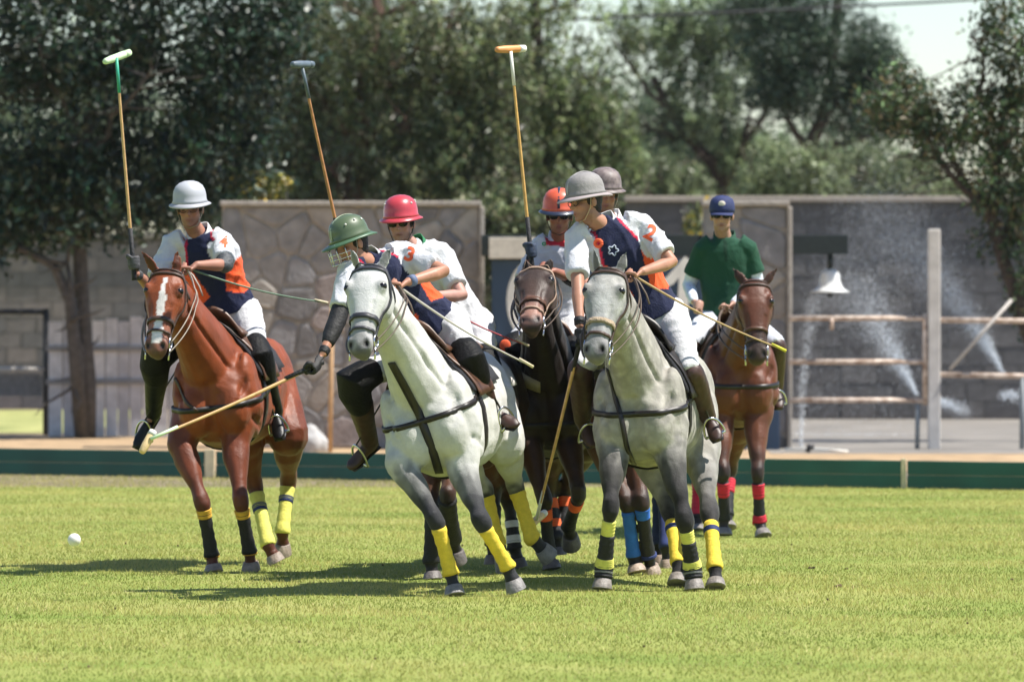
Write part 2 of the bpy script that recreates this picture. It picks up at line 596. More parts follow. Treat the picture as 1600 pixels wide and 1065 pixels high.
def rubble(root, x0, x1, z1, y, cell, seed):
    r = random.Random(seed)
    nx, nz = int((x1 - x0) / cell / 1.25) + 1, int(z1 / cell) + 1
    pts = []
    for i in range(nx):
        for j in range(nz):
            if r.random() < .24: continue
            pts.append((x0 + (i + .5 + (.25 if j % 2 else -.25) + r.uniform(-.46, .46)) * (x1 - x0) / nx, (j + .5 + r.uniform(-.42, .42)) * z1 / nz))
    for q in pts:
        poly = [(x0, 0.0), (x1, 0.0), (x1, z1), (x0, z1)]
        for o in sorted(pts, key=lambda t: (t[0] - q[0]) ** 2 + (t[1] - q[1]) ** 2)[1:16]:
            d = math.hypot(o[0] - q[0], o[1] - q[1])
            n = ((o[0] - q[0]) / d, (o[1] - q[1]) / d)
            poly = clip_poly(poly, ((q[0] + o[0]) / 2 - n[0] * .009, (q[1] + o[1]) / 2 - n[1] * .009), n)
            if len(poly) < 3: break
        if len(poly) < 3: continue
        cx, cz = sum(p[0] for p in poly) / len(poly), sum(p[1] for p in poly) / len(poly)
        # cut the corners so that the stones look rounded
        rp = []
        for i, p in enumerate(poly):
            a, b = poly[i - 1], poly[(i + 1) % len(poly)]
            for o, t in ((a, .15), (b, .15)):
                rp.append((p[0] + (o[0] - p[0]) * t, p[1] + (o[1] - p[1]) * t))
        k = MB(); nn = len(rp)
        dep = r.uniform(.014, .032)
        for s, yy in ((1.0, 0.0), (0.97, -dep * .7), (0.8, -dep)):
            k.v.extend(V((cx + (p[0] - cx) * s, y + yy + (r.uniform(-.004, .004) if yy else .002), cz + (p[1] - cz) * s)) for p in rp)
        for t in range(2):
            for i in range(nn):
                k.f.append((t * nn + i, t * nn + (i + 1) % nn, (t + 1) * nn + (i + 1) % nn, (t + 1) * nn + i))
        k.f.append(tuple(2 * nn + i for i in range(nn)))
        k.build('stone', r.choices(STONES, (5, 3, 3, 4, 1.2, 2))[0], root, smooth=False)
def stone_wall(px0, px1, pytop, D, label, cell, seed):
    a, b = P(px0, pytop, D), P(px1, pytop, D)
    root = empty('stone_wall', V(((a.x + b.x) / 2, D, 0)), label, 'wall')
    k = MB(); k.box((a.x, D, -0.05), (b.x, D + 0.5, a.z)); k.build('core', MORTAR, root, smooth=False)
    k = MB(); k.box((a.x - .02, D - .075, a.z), (b.x + .02, D + .53, a.z + .055)); k.build('coping', mat('coping', (0.36, 0.32, 0.28), 0.9, var=.2, bump=.3), root, smooth=False, bevel=.012)
    k = MB()
    k.box((b.x - .0, D - .06, 0), (b.x + .05, D + .5, a.z - .002)); k.build('corner_strip', mat('coping', (0, 0, 0)), root, smooth=False, bevel=.012)
    rubble(root, a.x + .01, b.x - .01, a.z - .01, D, cell, seed)
stone_wall(347, 749, 322, 66.0, 'wide rubble stone wall behind the green-helmeted and red-helmeted riders', .26, 3)
stone_wall(1100, 1230, 322, 66.0, 'narrow rubble stone pillar wall behind the green-shirted rider', .24, 5)

# ---- block walls at the back
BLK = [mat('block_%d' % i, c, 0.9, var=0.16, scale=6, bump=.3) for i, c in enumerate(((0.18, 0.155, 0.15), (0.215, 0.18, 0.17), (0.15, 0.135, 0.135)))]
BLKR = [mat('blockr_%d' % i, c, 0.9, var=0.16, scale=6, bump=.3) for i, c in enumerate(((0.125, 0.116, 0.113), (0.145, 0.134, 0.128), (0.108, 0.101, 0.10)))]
def block_wall(px0, px1, pytop, D, bw, bh, mats, label, cap, vis0):
    a, b = P(px0, pytop, D), P(px1, pytop, D)
    root = empty('block_wall', V(((a.x + b.x) / 2, D, 0)), label, 'wall')
    k = MB(); k.box((a.x, D, -.05), (b.x, D + .25, a.z)); k.build('core', MATS['mortar_dark'], root, smooth=False)
    k = MB(); k.box((a.x - .02, D - .08, a.z), (b.x + .02, D + .3, a.z + .07)); k.build('coping', cap, root, smooth=False, bevel=.01)
    u = MB(); u.box((.005, -.012, .005), (bw - .005, .01, bh - .005))
    bm = u.mesh('block', False)
    shared = []
    for m in mats:
        me = bm.copy(); me.materials.append(m); shared.append(me)
    rows = int((a.z - .01) / bh); r = random.Random(px0)
    for j in range(rows):
        x = a.x + .01 - (bw / 2 if j % 2 else 0)
        while x < b.x - bw:
            if x > a.x and (P(vis0[0], 0, D).x - bw < x < P(vis0[1], 0, D).x):
                o = put('block', r.choice(shared), None, root)
                o.location = V((x, D + r.uniform(-.004, .004), j * bh + .005))
            x += bw
mat('mortar_dark', (0.125, 0.117, 0.11), 0.95, var=.15)
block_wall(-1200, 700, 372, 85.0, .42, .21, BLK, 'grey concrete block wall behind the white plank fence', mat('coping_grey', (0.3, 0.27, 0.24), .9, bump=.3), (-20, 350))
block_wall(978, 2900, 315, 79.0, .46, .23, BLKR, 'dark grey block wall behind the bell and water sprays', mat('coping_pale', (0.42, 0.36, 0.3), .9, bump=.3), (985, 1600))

# ---- navy sign between the stone walls, header beam and bell
NAVY = mat('sign_navy', (0.018, 0.042, 0.085), 0.45, var=.15, scale=3)
DARKG = mat('beam_dark', (0.012, 0.02, 0.022), 0.5, var=.2)
WHITEP = mat('white_paint', (0.74, 0.72, 0.66), 0.6, var=.08, scale=5)
D = 65.4
def at(px, py, d=65.4): return P(px, py, d)
root = empty('navy_sign', V((at(930, 0).x, D, 0)), 'navy blue sign board with big white characters behind the horses', 'sign')
def panel(px0, px1, py0, py1, d0, d1, name, m, parent, bevel=.006):
    a, b = at(px0, py1, d0), at(px1, py0, d0)
    k = MB(); k.box((a.x, d0, a.z), (b.x, d1, b.z)); return k.build(name, m, parent, smooth=False, bevel=bevel)
panel(768, 1098, 406, 640, D, D + .06, 'panel', NAVY, root)
panel(760, 1218, 640, 722, D - .05, D + .02, 'base_panel', NAVY, root)
def stroke(pts, w, d, name, parent, m):
    """a painted stroke as a thin raised strip"""
    k = MB(); L = []
    for i, p in enumerate(pts):
        q = V(pts[min(i + 1, len(pts) - 1)]) - V(pts[max(0, i - 1)])
        n = V((-q.y, q.x)).normalized() * (w / 2)
        L.append((at(p[0] + n.x, p[1] + n.y, d), at(p[0] - n.x, p[1] - n.y, d)))
    for a, b in L:
        k.v += [a, b, a - V((0, .006, 0)), b - V((0, .006, 0))]
    for i in range(len(L) - 1):
        j = 4 * i
        for x, y in ((0, 1), (1, 3), (3, 2), (2, 0)):
            k.f.append((j + x, j + y, j + 4 + y, j + 4 + x))
    e = 4 * (len(L) - 1)
    k.f += [(0, 2, 3, 1), (e, e + 1, e + 3, e + 2)]
    return k.build(name, m, parent, smooth=False)
arc = lambda cx, cy, rx, ry, a0, a1, n=18: [(cx + rx * math.cos(R(a0 + (a1 - a0) * i / n)), cy + ry * math.sin(R(a0 + (a1 - a0) * i / n))) for i in range(n + 1)]
stroke(arc(840, 470, 42, 62, 285, 80), 13, D - .002, 'letter', root, WHITEP)
stroke([(1022, 452), (1047, 438), (1076, 405)], 15, D - .002, 'numeral', root, WHITEP)
stroke([(1071, 408), (1068, 460), (1066, 505)], 17, D - .003, 'numeral', root, WHITEP)
stroke(arc(1163, 690, 15, 17, 180, 385) + [(1170, 706), (1166, 722)], 12, D - .054, 'numeral', root, WHITEP)
root = empty('header_beam', V((at(1040, 0).x, D + .3, 0)), 'dark horizontal beam above the sign carrying the bell', 'beam')
panel(752, 1090, 367, 400, 65.52, 65.9, 'beam', DARKG, root)
panel(1090, 1325, 367, 397, 66.56, 66.9, 'beam', DARKG, root)
panel(764, 838, 371, 404, 65.3, 65.5, 'name_plate', mat('cream_plate', (0.6, 0.55, 0.47), .7), root)
root = empty('bell', at(1297, 400, 66.7), 'white bell hanging from the dark beam end', 'bell')
c = at(1297, 457, 66.7); s = 66.7 / F
prof = [(5, 58), (9, 55), (13, 50), (15, 44), (16, 30), (18, 18), (23, 8), (31, 2), (30, 0), (27, 2), (18, 10), (12, 25)]
k = MB(); k.ring_loft([[c + V((math.cos(t) * r * s, math.sin(t) * r * s, (z - 0) * s * .63)) for t in np.linspace(0, 2 * np.pi, 25)[:-1]] for r, z in prof])
bell = k.build('bell_body', mat('bell_white', (0.72, 0.72, 0.7), .4, var=.1, coat=.3), root)
k = MB(); k.tube([c + V((0, 0, 35 * s)), c + V((0, 0, 62 * s))], 4.5 * s); k.build('hanger', DARKG, root)
k = MB(); k.tube([c + V((0, 0, 20 * s)), c + V((0, 0, -3 * s))], 1.4 * s); k.ball(c + V((0, 0, -4 * s)), 4 * s); k.build('clapper', DARKG, root)

# ---- thin wooden stake in front of the stone wall, white boulder at its foot
k = MB(); k.tube([P(516, 706, 64.2), P(517, 600, 64.2), P(519, 470, 64.2)], .026, 8)
tag(k.build('wooden_stake', mat('raw_wood', (0.5, 0.31, 0.16), .8, var=.15)), 'thin tan wooden stake upright before the wide stone wall', 'stake')
k = MB(); c = P(487, 690, 64.6)
for dx, dz, r in ((0, -.02, .17), (-.06, .02, .13), (.07, -.05, .13), (-.02, .1, .1)): k.ball(c + V((dx, 0, dz)), r, nu=9, nv=6)
me = k.remeshed('boulder', .03, 2); wrinkle(me, .02, 4, .2)
tag(put('boulder', me, mat('pale_rock', (0.42, 0.41, 0.4), .9, var=.2, bump=.6)), 'pale boulder at the foot of the wide stone wall', 'boulder')

# ---- white plank fence on the left and pipe gate
PLANK = [mat('plank_%d' % i, c, .75, var=.16, scale=9, bump=.3) for i, c in enumerate(((0.62, 0.61, 0.63), (0.5, 0.49, 0.52), (0.7, 0.68, 0.68)))]
Dp = 70.6
root = empty('plank_fence', V((P(150, 0, Dp).x, Dp, 0)), 'white upright plank fence behind the chestnut horse', 'fence')
x = 76.0; r = random.Random(2)
while x < 352:
    w = r.uniform(15, 21)
    top = 497 + r.uniform(-5, 6)
    a, b = P(x, 684, Dp), P(x + w, top, Dp)
    k = MB(); k.box((a.x, Dp + r.uniform(-.008, .008), a.z + .02), (b.x, Dp + .025, b.z))
    k.build('plank', r.choice(PLANK), root, smooth=False, bevel=.004)
    x += w + r.choice((1.0, 1.5, 2.0, 5.0))
for py in (540, 592):
    a, b = P(72, py, Dp), P(352, py + 8, Dp)
    k = MB(); k.box((a.x, Dp - .04, b.z), (b.x, Dp - .012, a.z)); k.build('rail', mat('rail_grey', (0.25, 0.25, 0.26), .8), root, smooth=False, bevel=.004)
root = empty('pipe_gate', V((P(72, 0, 71).x, 71.4, 0)), 'dark pipe gate at the left edge with one pale rail', 'gate')
DK = mat('dark_metal', (0.035, 0.033, 0.035), .6, var=.3)
k = MB(); a = P(72, 684, 71.4); k.tube([V((a.x, 71.4, 0)), V((a.x, 71.4, P(72, 482, 71.4).z))], .04, 8); k.build('post', DK, root)
for py, m in ((487, DK), (577, mat('pale_pipe', (0.5, 0.46, 0.42), .7))):
    k = MB(); k.tube([P(-60, py, 71.4), P(70, py, 71.4)], .035, 8); k.build('rail', m, root)
k = MB(); k.box((P(-60, 0, 71.5).x, 71.45, P(0, 618, 71.5).z), (P(66, 0, 71.5).x, 71.47, P(0, 584, 71.5).z)); k.build('lower_sheet', mat('gate_sheet', (0.2, 0.19, 0.19), .7, var=.2), root, smooth=False)

# ---- tall white post, pipe fence and gate on the right
Dq = 65.6
k = MB(); a, b = P(1450, 706, Dq), P(1469, 358, Dq); k.box((a.x, Dq - .06, 0), (b.x, Dq + .07, b.z))
tag(k.build('gate_post', mat('post_white', (0.6, 0.56, 0.52), .7, var=.15, scale=6, bump=.2), smooth=False, bevel=.01), 'tall pale square post standing among the water sprays', 'post')
RUST = mat('rusty_pipe', (0.45, 0.29, 0.2), .75, var=.35, scale=12, c2=(0.6, 0.5, 0.42), bump=.2)
root = empty('pipe_fence', V((P(1340, 0, Dq).x, Dq, 0)), 'rusty three-rail pipe fence under the bell, left of the tall post', 'fence')
for py in (497, 565, 625):
    k = MB(); k.tube([P(1233, py, Dq), P(1448, py, Dq)], .028, 8); k.build('rail', RUST, root)
for px in (1446,):
    k = MB(); k.tube([P(px, 490, Dq), P(px, 632, Dq)], .032, 8); k.build('upright', RUST, root)
k = MB(); k.tube([P(1434, 632, Dq), P(1433, 706, Dq)], .026, 8); k.build('leg', mat('grey_pipe', (0.22, 0.24, 0.25), .6), root)
k = MB(); k.tube([P(1299, 498, Dq - .05), P(1300, 515, Dq - .05)], .022, 8); k.build('bracket', RUST, root)
root = empty('pipe_gate', V((P(1540, 0, Dq).x, Dq, 0)), 'rusty pipe gate with a white diagonal brace, right of the tall post', 'gate')
for py0, py1 in ((500, 502), (585, 589)):
    k = MB(); k.tube([P(1468, py0, Dq), P(1690, py1, Dq)], .029, 8); k.build('rail', RUST, root)
k = MB(); k.tube([P(1484, 577, Dq - .07), P(1581, 468, Dq - .07)], .019, 8); k.build('brace', mat('pale_pipe', (0, 0, 0)), root)
k = MB(); k.tube([P(1598, 590, Dq), P(1597, 706, Dq)], .03, 8); k.build('leg', MATS['grey_pipe'], root)
root = empty('water_hose', P(1300, 704, 64.3), 'white hose line lying at the foot of the pipe fence', 'hose')
k = MB(); k.tube([P(1226, 706, 64.4) + V((0, 0, .03)), P(1262, 705, 64.4) + V((0, 0, .03)), P(1300, 707, 64.0) + V((0, 0, .03)), P(1325, 708, 64) + V((0, 0, .02))], .014, 8); k.build('hose', WHITEP, root)
k = MB(); k.tube([P(1262, 706, 64.3), P(1264, 697, 64.3), P(1272, 698, 64.3)], .028, 8); k.build('valve', DK, root)

# ---- water sprays: clouds of fine drops thrown by sprinklers
def water_material():
    m, nt, b, out = _base('water_drops')
    b.inputs['Base Color'].default_value = (0.85, 0.9, 0.95, 1)
    b.inputs['Roughness'].default_value = 0.25
    b.inputs['Alpha'].default_value = 0.5
    return m
WATER = water_material()
def spray(pts, n, w0, w1, size, label, seed, d, fade=1.0):
    r = np.random.default_rng(seed)
    pts = np.array([tuple(P(px, py, d)) for px, py in pts])
    t = r.uniform(0, 1, n) ** fade
    k = t * (len(pts) - 1); i = np.minimum(k.astype(int), len(pts) - 2); f = (k - i)[:, None]
    c = pts[i] * (1 - f) + pts[i + 1] * f
    w = w0 + (w1 - w0) * t ** 1.3
    c = c + r.normal(size=(n, 3)) * w[:, None] * A((1, .6, 1))
    c[:, 2] = np.maximum(c[:, 2], .02)
    s = size * r.uniform(.4, 1.3, n)[:, None] * (1 - .45 * t[:, None])
    a = r.normal(size=(n, 3)); a /= np.linalg.norm(a, axis=1)[:, None]
    b2 = np.cross(a, r.normal(size=(n, 3))); b2 /= np.linalg.norm(b2, axis=1)[:, None]
    c3 = np.cross(a, b2)
    T = np.stack([c + a * s, c + b2 * s - a * s * .4, c + c3 * s - a * s * .4, c - b2 * s - c3 * s - a * s * .4], 1)
    q = np.concatenate([T[:, [0, 1, 2]], T[:, [0, 2, 3]], T[:, [0, 3, 1]], T[:, [1, 3, 2]]])
    o = quad_cloud('water_spray', q, np.ones((len(q), 3)), WATER)
    tag(o, label, 'water', 'sprinkler sprays', 'stuff')
spray([(1432, 616), (1400, 560), (1368, 500), (1338, 450), (1300, 420)], 12000, .012, .30, .0058, 'sprinkler jet rising left from the pipe fence foot', 1, 67.5, .8)
spray([(1568, 583), (1530, 520), (1480, 450), (1430, 390), (1385, 345), (1340, 330)], 19000, .012, .38, .0058, 'large sprinkler plume arching up behind the tall post', 2, 69.0, .75)
spray([(1251, 703), (1254, 600), (1262, 520), (1272, 465)], 1700, .014, .06, .007, 'thin upright water jet below the bell', 3, 66.4, .9)
spray([(1468, 627), (1490, 634), (1512, 645)], 800, .025, .05, .008, 'short low burst of water right of the tall post', 4, 67.0)
spray([(1566, 619), (1582, 617), (1600, 620)], 500, .03, .04, .008, 'low burst of water at the right edge', 5, 67.0)
spray([(1280, 640), (1350, 600), (1450, 520), (1520, 440)], 5000, .5, .6, .005, 'drifting water mist over the fence', 6, 71.0)

# ---- overhead cable
k = MB(); k.tube([P(700, 39, 95) + V((0, 0, -.0)), P(950, 28, 95), P(1200, 17, 95), P(1450, 4, 95), P(1700, -12, 95)], .022, 6)
tag(k.build('overhead_cable', DK), 'thin dark overhead cable crossing the gap in the trees', 'cable')
# ================================================================== trees and shrubs
BARK = mat('bark_brown', (0.075, 0.052, 0.04), 0.9, var=.35, scale=14, bump=.8, bscale=30)
BARKG = mat('bark_grey', (0.085, 0.075, 0.068), 0.9, var=.3, scale=14, bump=.8, bscale=30)
LEAF = mat_attr('leaves', 0.45, 0.5, 0.2, 2, 0, translucent=0.28)
LEAFG = mat_attr('leaves_glossy', 0.42, 0.5, 0.2, 2, 0, translucent=0.15)
def leaves(centres, size, aspect, cols, seed, droop=0.0, spread=.42):
    """diamond leaf quads round the centres"""
    r = np.random.default_rng(seed)
    n = len(centres)
    a = r.normal(size=(n, 3)); a[:, 2] = a[:, 2] * (1 - droop) - droop * 1.8
    a /= np.linalg.norm(a, axis=1)[:, None]
    b = np.cross(a, r.normal(size=(n, 3))); b /= np.linalg.norm(b, axis=1)[:, None] + 1e-9
    s = size * r.uniform(.55, 1.35, n)[:, None]
    fold = np.cross(a, b) * s * .18
    q = np.stack([centres - a * s, centres + b * s * aspect + fold, centres + a * s, centres - b * s * aspect + fold], 1)
    i = r.integers(0, len(cols), n)
    c = np.array(cols)[i] * r.uniform(1 - spread, 1 + spread, (n, 1))
    return q, c
def limb_path(a, b, n, wob, r):
    pts = [lerp(a, b, t / n) for t in range(n + 1)]
    for i in range(1, n):
        pts[i] = pts[i] + V((r.uniform(-wob, wob), r.uniform(-wob, wob), r.uniform(-wob, wob) * .5))
    return pts
def tree(name, label, group, base, trunk, limbs, clumps, nleaf, size, aspect, cols, m, bark, seed, r0=.14, droop=0.0, strands=0, twig=True):
    """trunk: list of points; limbs: list of (index on trunk, end point); clumps: (centre, radii vector, weight)"""
    r = random.Random(seed); rr = np.random.default_rng(seed)
    root = empty(name, base, label, 'tree', group)
    k = MB(); n = len(trunk)
    k.tube(trunk, [r0 * (1 - .55 * i / (n - 1)) for i in range(n)], 10)
    k.build('trunk', bark, root)
    tips = []
    for i, e, rad in limbs:
        k = MB(); pts = limb_path(trunk[i], e, 6, .09, r)
        k.tube(pts, [rad * (1 - .75 * t / 6) for t in range(7)], 7)
        if twig:
            for t in range(2, 7):
                for _ in range(3):
                    d = V((r.uniform(-1, 1), r.uniform(-.7, .7), r.uniform(-.5, .9))) * r.uniform(.3, .9)
                    q = limb_path(pts[t], pts[t] + d, 3, .05, r)
                    k.tube(q, [rad * .3, rad * .22, rad * .14, .004], 5)
        k.build('limb', bark, root)
    W = np.array([c[2] for c in clumps]); W = W / W.sum()
    cs, tone = [], []
    for (c, rad, w), f in zip(clumps, W):
        nn = int(nleaf * f)
        # each clump breaks into small sprigs so that the crown has gaps and lights
        ns = max(4, nn // 26)
        d = rr.normal(size=(ns, 3)); d /= np.linalg.norm(d, axis=1)[:, None]
        sp = A(c) + d * (rr.uniform(0.15, 1, (ns, 1)) ** .45) * A(rad)
        if strands:
            L = rr.uniform(.25, 1.0, ns) * strands
            j = rr.integers(0, ns, nn)
            t = rr.uniform(0, 1, nn)
            p = sp[j] + rr.normal(size=(nn, 3)) * A((.05, .05, .04)) + np.stack([np.sin(j * 1.7) * t * .12, np.cos(j) * t * .1, -t * L[j]], 1)
        else:
            j = rr.integers(0, ns, nn)
            p = sp[j] + rr.normal(size=(nn, 3)) * size * 2.0
        cs.append(p)
        ct = rr.uniform(.75, 1.2) * np.exp(rr.normal(0, .42 if name == 'broadleaf_tree' else .3, ns)); tone.append(ct[j])
    cs = np.concatenate(cs); tone = np.concatenate(tone)
    q, c = leaves(cs, size, aspect, cols, seed + 1, droop)
    c = c * np.clip(tone, .45, 2.2)[:, None] * (1.0 if name == 'broadleaf_tree' else 1.4) * A((.90, 1.06, 1.0))
    quad_cloud('crown', q, c, m, root)
    return root
def Pd(px, py, D, dd=0): return P(px, py, D + dd)
rt = random.Random(11)
def cl(px, py, D, rx, rz, ry=None, w=1.0, dd=0.0):
    return (P(px, py, D + dd), (rx, ry or rx * .9, rz), w)

# dark broad-leaved tree on the left, its twin trunks before the plank fence
D = 70.0
tr = [P(135, 690, D), P(137, 600, D), P(128, 480, D), P(124, 370, D), P(132, 250, D), P(150, 120, D), P(160, -60, D)]
tree('broadleaf_tree', 'dark broad-leaved tree with twin trunks at the far left', None, V((tr[0].x, D, 0)), tr,
     [(0, P(105, 410, D - .2), .09), (3, P(-30, 240, D), .06), (3, P(290, 240, D), .06), (4, P(60, 60, D - .6), .05), (5, P(330, 20, D + .4), .05), (4, P(230, 120, D - 1), .05)],
     [cl(60, 330, D, .75, .45, w=1.0), cl(-30, 370, D, .5, .35, w=.5), cl(20, 300, D, .8, .55, w=1.2), cl(150, 280, D, 1.0, .5, w=1.4, dd=.5), cl(250, 310, D, .75, .45, w=1.0), cl(330, 240, D, .7, .7, w=1.2), cl(60, 180, D, 1.2, .9, w=2.2),
      cl(220, 150, D, 1.2, .9, w=2.4, dd=.4), cl(370, 130, D, .75, .9, w=1.5), cl(100, 40, D, 1.3, .9, w=2.4), cl(290, 20, D, 1.2, .8, w=2.2), cl(420, 20, D, .6, .8, w=1.0), cl(-40, 80, D, .9, 1.2, w=1.6), cl(180, -90, D, 1.9, .8, w=2.2), cl(60, -60, D, 1.5, .8, w=1.2), cl(150, 330, D, .6, .4, w=.6, dd=-.5)],
     35000, .057, .42, [(0.016, 0.036, 0.020), (0.022, 0.046, 0.023), (0.013, 0.028, 0.017), (0.034, 0.055, 0.034), (0.045, 0.05, 0.035)], LEAFG, BARKG, 21, r0=.11)
k = MB(); k.tube([P(128, 684, D - .1), P(118, 560, D - .15), P(110, 470, D - .2), P(85, 415, D - .2), P(40, 392, D - .2), P(-10, 372, D - .2)], [.085, .08, .07, .055, .04, .025], 9)
k.build('second_trunk', BARKG, bpy.data.objects['broadleaf_tree'])

# pepper trees in the middle: drooping strands
PEP = [(0.10, 0.11, 0.045), (0.075, 0.095, 0.042), (0.14, 0.135, 0.06), (0.055, 0.07, 0.035), (0.17, 0.16, 0.085), (0.13, 0.10, 0.065)]
D = 88.0
tr = [P(545, 640, D), P(548, 480, D), P(552, 330, D), P(562, 220, D), P(570, 130, D), P(585, 40, D), P(600, -60, D)]
tree('pepper_tree', 'pepper tree with reddish trunk and drooping foliage behind the wide stone wall', None, V((tr[0].x, D, 0)), tr,
     [(3, P(470, 120, D), .08), (4, P(700, 60, D), .1), (3, P(640, 200, D - .5), .06), (5, P(480, -20, D), .06), (2, P(500, 250, D - .4), .05), (4, P(760, 150, D), .06), (5, P(720, -40, D), .06)],
     [cl(430, 60, D, .9, .8, w=1.5), cl(520, 90, D, .9, .7, w=1.5), cl(640, 60, D, 1.0, .7, w=2.0), cl(740, 50, D, .9, .8, w=1.8), cl(440, 190, D, .7, .7, w=1.3), cl(600, 180, D, .9, .6, w=1.0), cl(700, 170, D, .9, .8, w=2.0),
      cl(760, 200, D, .8, .8, w=1.8), cl(650, 250, D, 1.0, .5, w=1.5), cl(480, 250, D, .6, .4, w=.9), cl(580, -10, D, 1.5, .8, w=2), cl(780, 100, D, .7, .9, w=1.2), cl(420, 270, D, .6, .35, w=.8), cl(700, 260, D, 1.0, .4, w=1.2)],
     38000, .067, .24, PEP, LEAF, mat('bark_red', (0.12, 0.07, 0.05), .9, var=.35, bump=.8), 31, r0=.2, droop=.55, strands=.9)
D = 91.0
tr = [P(842, 640, D), P(846, 480, D), P(850, 330, D), P(846, 220, D), P(840, 120, D), P(836, 20, D), P(840, -80, D)]
tree('pepper_tree', 'olive green pepper tree behind the orange-helmeted rider', None, V((tr[0].x, D, 0)), tr,
     [(3, P(930, 120, D), .08), (4, P(760, 90, D), .08), (3, P(780, 200, D), .06), (5, P(900, 10, D), .06), (2, P(940, 230, D), .06)],
     [cl(800, 150, D, .9, .7, w=1.8), cl(870, 130, D, .9, .6, w=1.8), cl(930, 190, D, .7, .7, w=1.6), cl(820, 230, D, 1.0, .6, w=2), cl(900, 260, D, .9, .5, w=1.8), cl(965, 250, D, .45, .6, w=1), cl(800, 40, D, .7, .6, w=.8), cl(780, 290, D, .8, .4, w=1.0), cl(860, 300, D, 1.0, .4, w=1.2), cl(950, 60, D, .6, .3, w=.22), cl(850, 10, D, .9, .4, w=.5)],
     28000, .067, .24, [(0.12, 0.135, 0.05), (0.09, 0.115, 0.05), (0.16, 0.165, 0.065), (0.14, 0.12, 0.075)], LEAF, BARK, 41, r0=.17, droop=.5, strands=.8)

# tall tree with dark forked limbs, right of the middle
D = 104.0
tr = [P(1128, 600, D), P(1127, 420, D), P(1126, 300, D), P(1118, 262, D), P(1085, 225, D), P(1050, 180, D), P(1020, 120, D)]
tree('forked_tree', 'hazy tree with dark forked limbs behind the green-shirted rider', None, V((tr[0].x, D, 0)), tr,
     [(2, P(1175, 170, D), .09), (2, P(1230, 90, D), .09), (4, P(1010, 200, D), .06), (5, P(1070, 90, D), .06), (5, P(960, 60, D), .05), (3, P(1150, 60, D), .07)],
     [cl(1030, 250, D, .8, .5, w=1.0), cl(1090, 160, D, .8, .6, w=1.2), cl(1170, 230, D, .7, .5, w=1.1), cl(1010, 30, D, .9, .5, w=1.0), cl(1060, 60, D, .6, .6, w=.9), cl(1140, 90, D, .7, .7, w=1.3), cl(1120, 10, D, .9, .5, w=1.2), cl(1200, 280, D, .7, .3, w=.7), cl(1060, 290, D, .8, .25, w=.7), cl(1000, 280, D, .5, .3, w=.5)],
     24000, .06, .3, [(0.15, 0.17, 0.09), (0.12, 0.14, 0.08), (0.19, 0.2, 0.11)], LEAF, BARK, 51, r0=.15, droop=.35, strands=.5)  # leaf tones lightened, so the haze is put into the colour
D = 98.0
tr = [P(1262, 600, D), P(1258, 450, D), P(1250, 320, D), P(1262, 240, D), P(1290, 170, D), P(1300, 90, D), P(1310, -20, D)]
tree('evergreen_tree', 'dark evergreen tree below the open sky, right of the forked tree', None, V((tr[0].x, D, 0)), tr,
     [(3, P(1200, 130, D), .07), (3, P(1390, 200, D), .07), (4, P(1380, 110, D), .07), (5, P(1220, 30, D), .07), (3, P(1340, 240, D), .05)],
     [cl(1230, 60, D, .9, .6, w=2), cl(1310, 70, D, .9, .6, w=2), cl(1360, 110, D, .55, .45, w=1.4), cl(1270, 150, D, .9, .4, w=1.5), cl(1220, 130, D, .7, .5, w=1.2), cl(1200, 10, D, .9, .5, w=1.4), cl(1280, -20, D, .9, .4, w=1.0), cl(1350, 190, D, .6, .35, w=.9), cl(1420, 190, D, .5, .3, w=.7)],
     30000, .055, .25, [(0.04, 0.06, 0.04), (0.052, 0.075, 0.048), (0.07, 0.085, 0.055)], LEAF, BARK, 61, r0=.16)
# pale growth low behind the wall on the right
for i, (px, py, D, rx, rz, lab) in enumerate(((1230, 265, 92, .8, .55, 'pale green bushy tree just above the dark wall, left of the sprays'), (1340, 265, 94, .9, .6, 'pale olive bushy tree just above the dark wall, above the bell'), (1425, 280, 93, .6, .55, 'pale thin bushy tree above the dark wall near the sky gap'), (1030, 275, 96, .7, .4, 'pale bushy tree above the dark wall behind the brown helmet'))):
    tr = [P(px, 560, D), P(px + 4, 420, D), P(px - 3, py + 60, D), P(px + 5, py - 20, D)]
    tree('bushy_tree', lab, 'bushy trees beyond the wall', V((tr[0].x, D, 0)), tr, [(2, P(px - 60, py, D), .04), (2, P(px + 60, py - 20, D), .04)],
         [cl(px, py, D, rx, rz), cl(px - 40, py + 25, D, rx * .6, rz * .6, w=.6), cl(px + 45, py + 20, D, rx * .6, rz * .6, w=.6), cl(px, py + 70, D, rx * .9, rz * .7, w=.8)],
         12000, .05, .3, [(0.16, 0.17, 0.085), (0.13, 0.145, 0.075), (0.2, 0.195, 0.11)], LEAF, BARK, 70 + i, r0=.08, droop=.3, strands=.35)
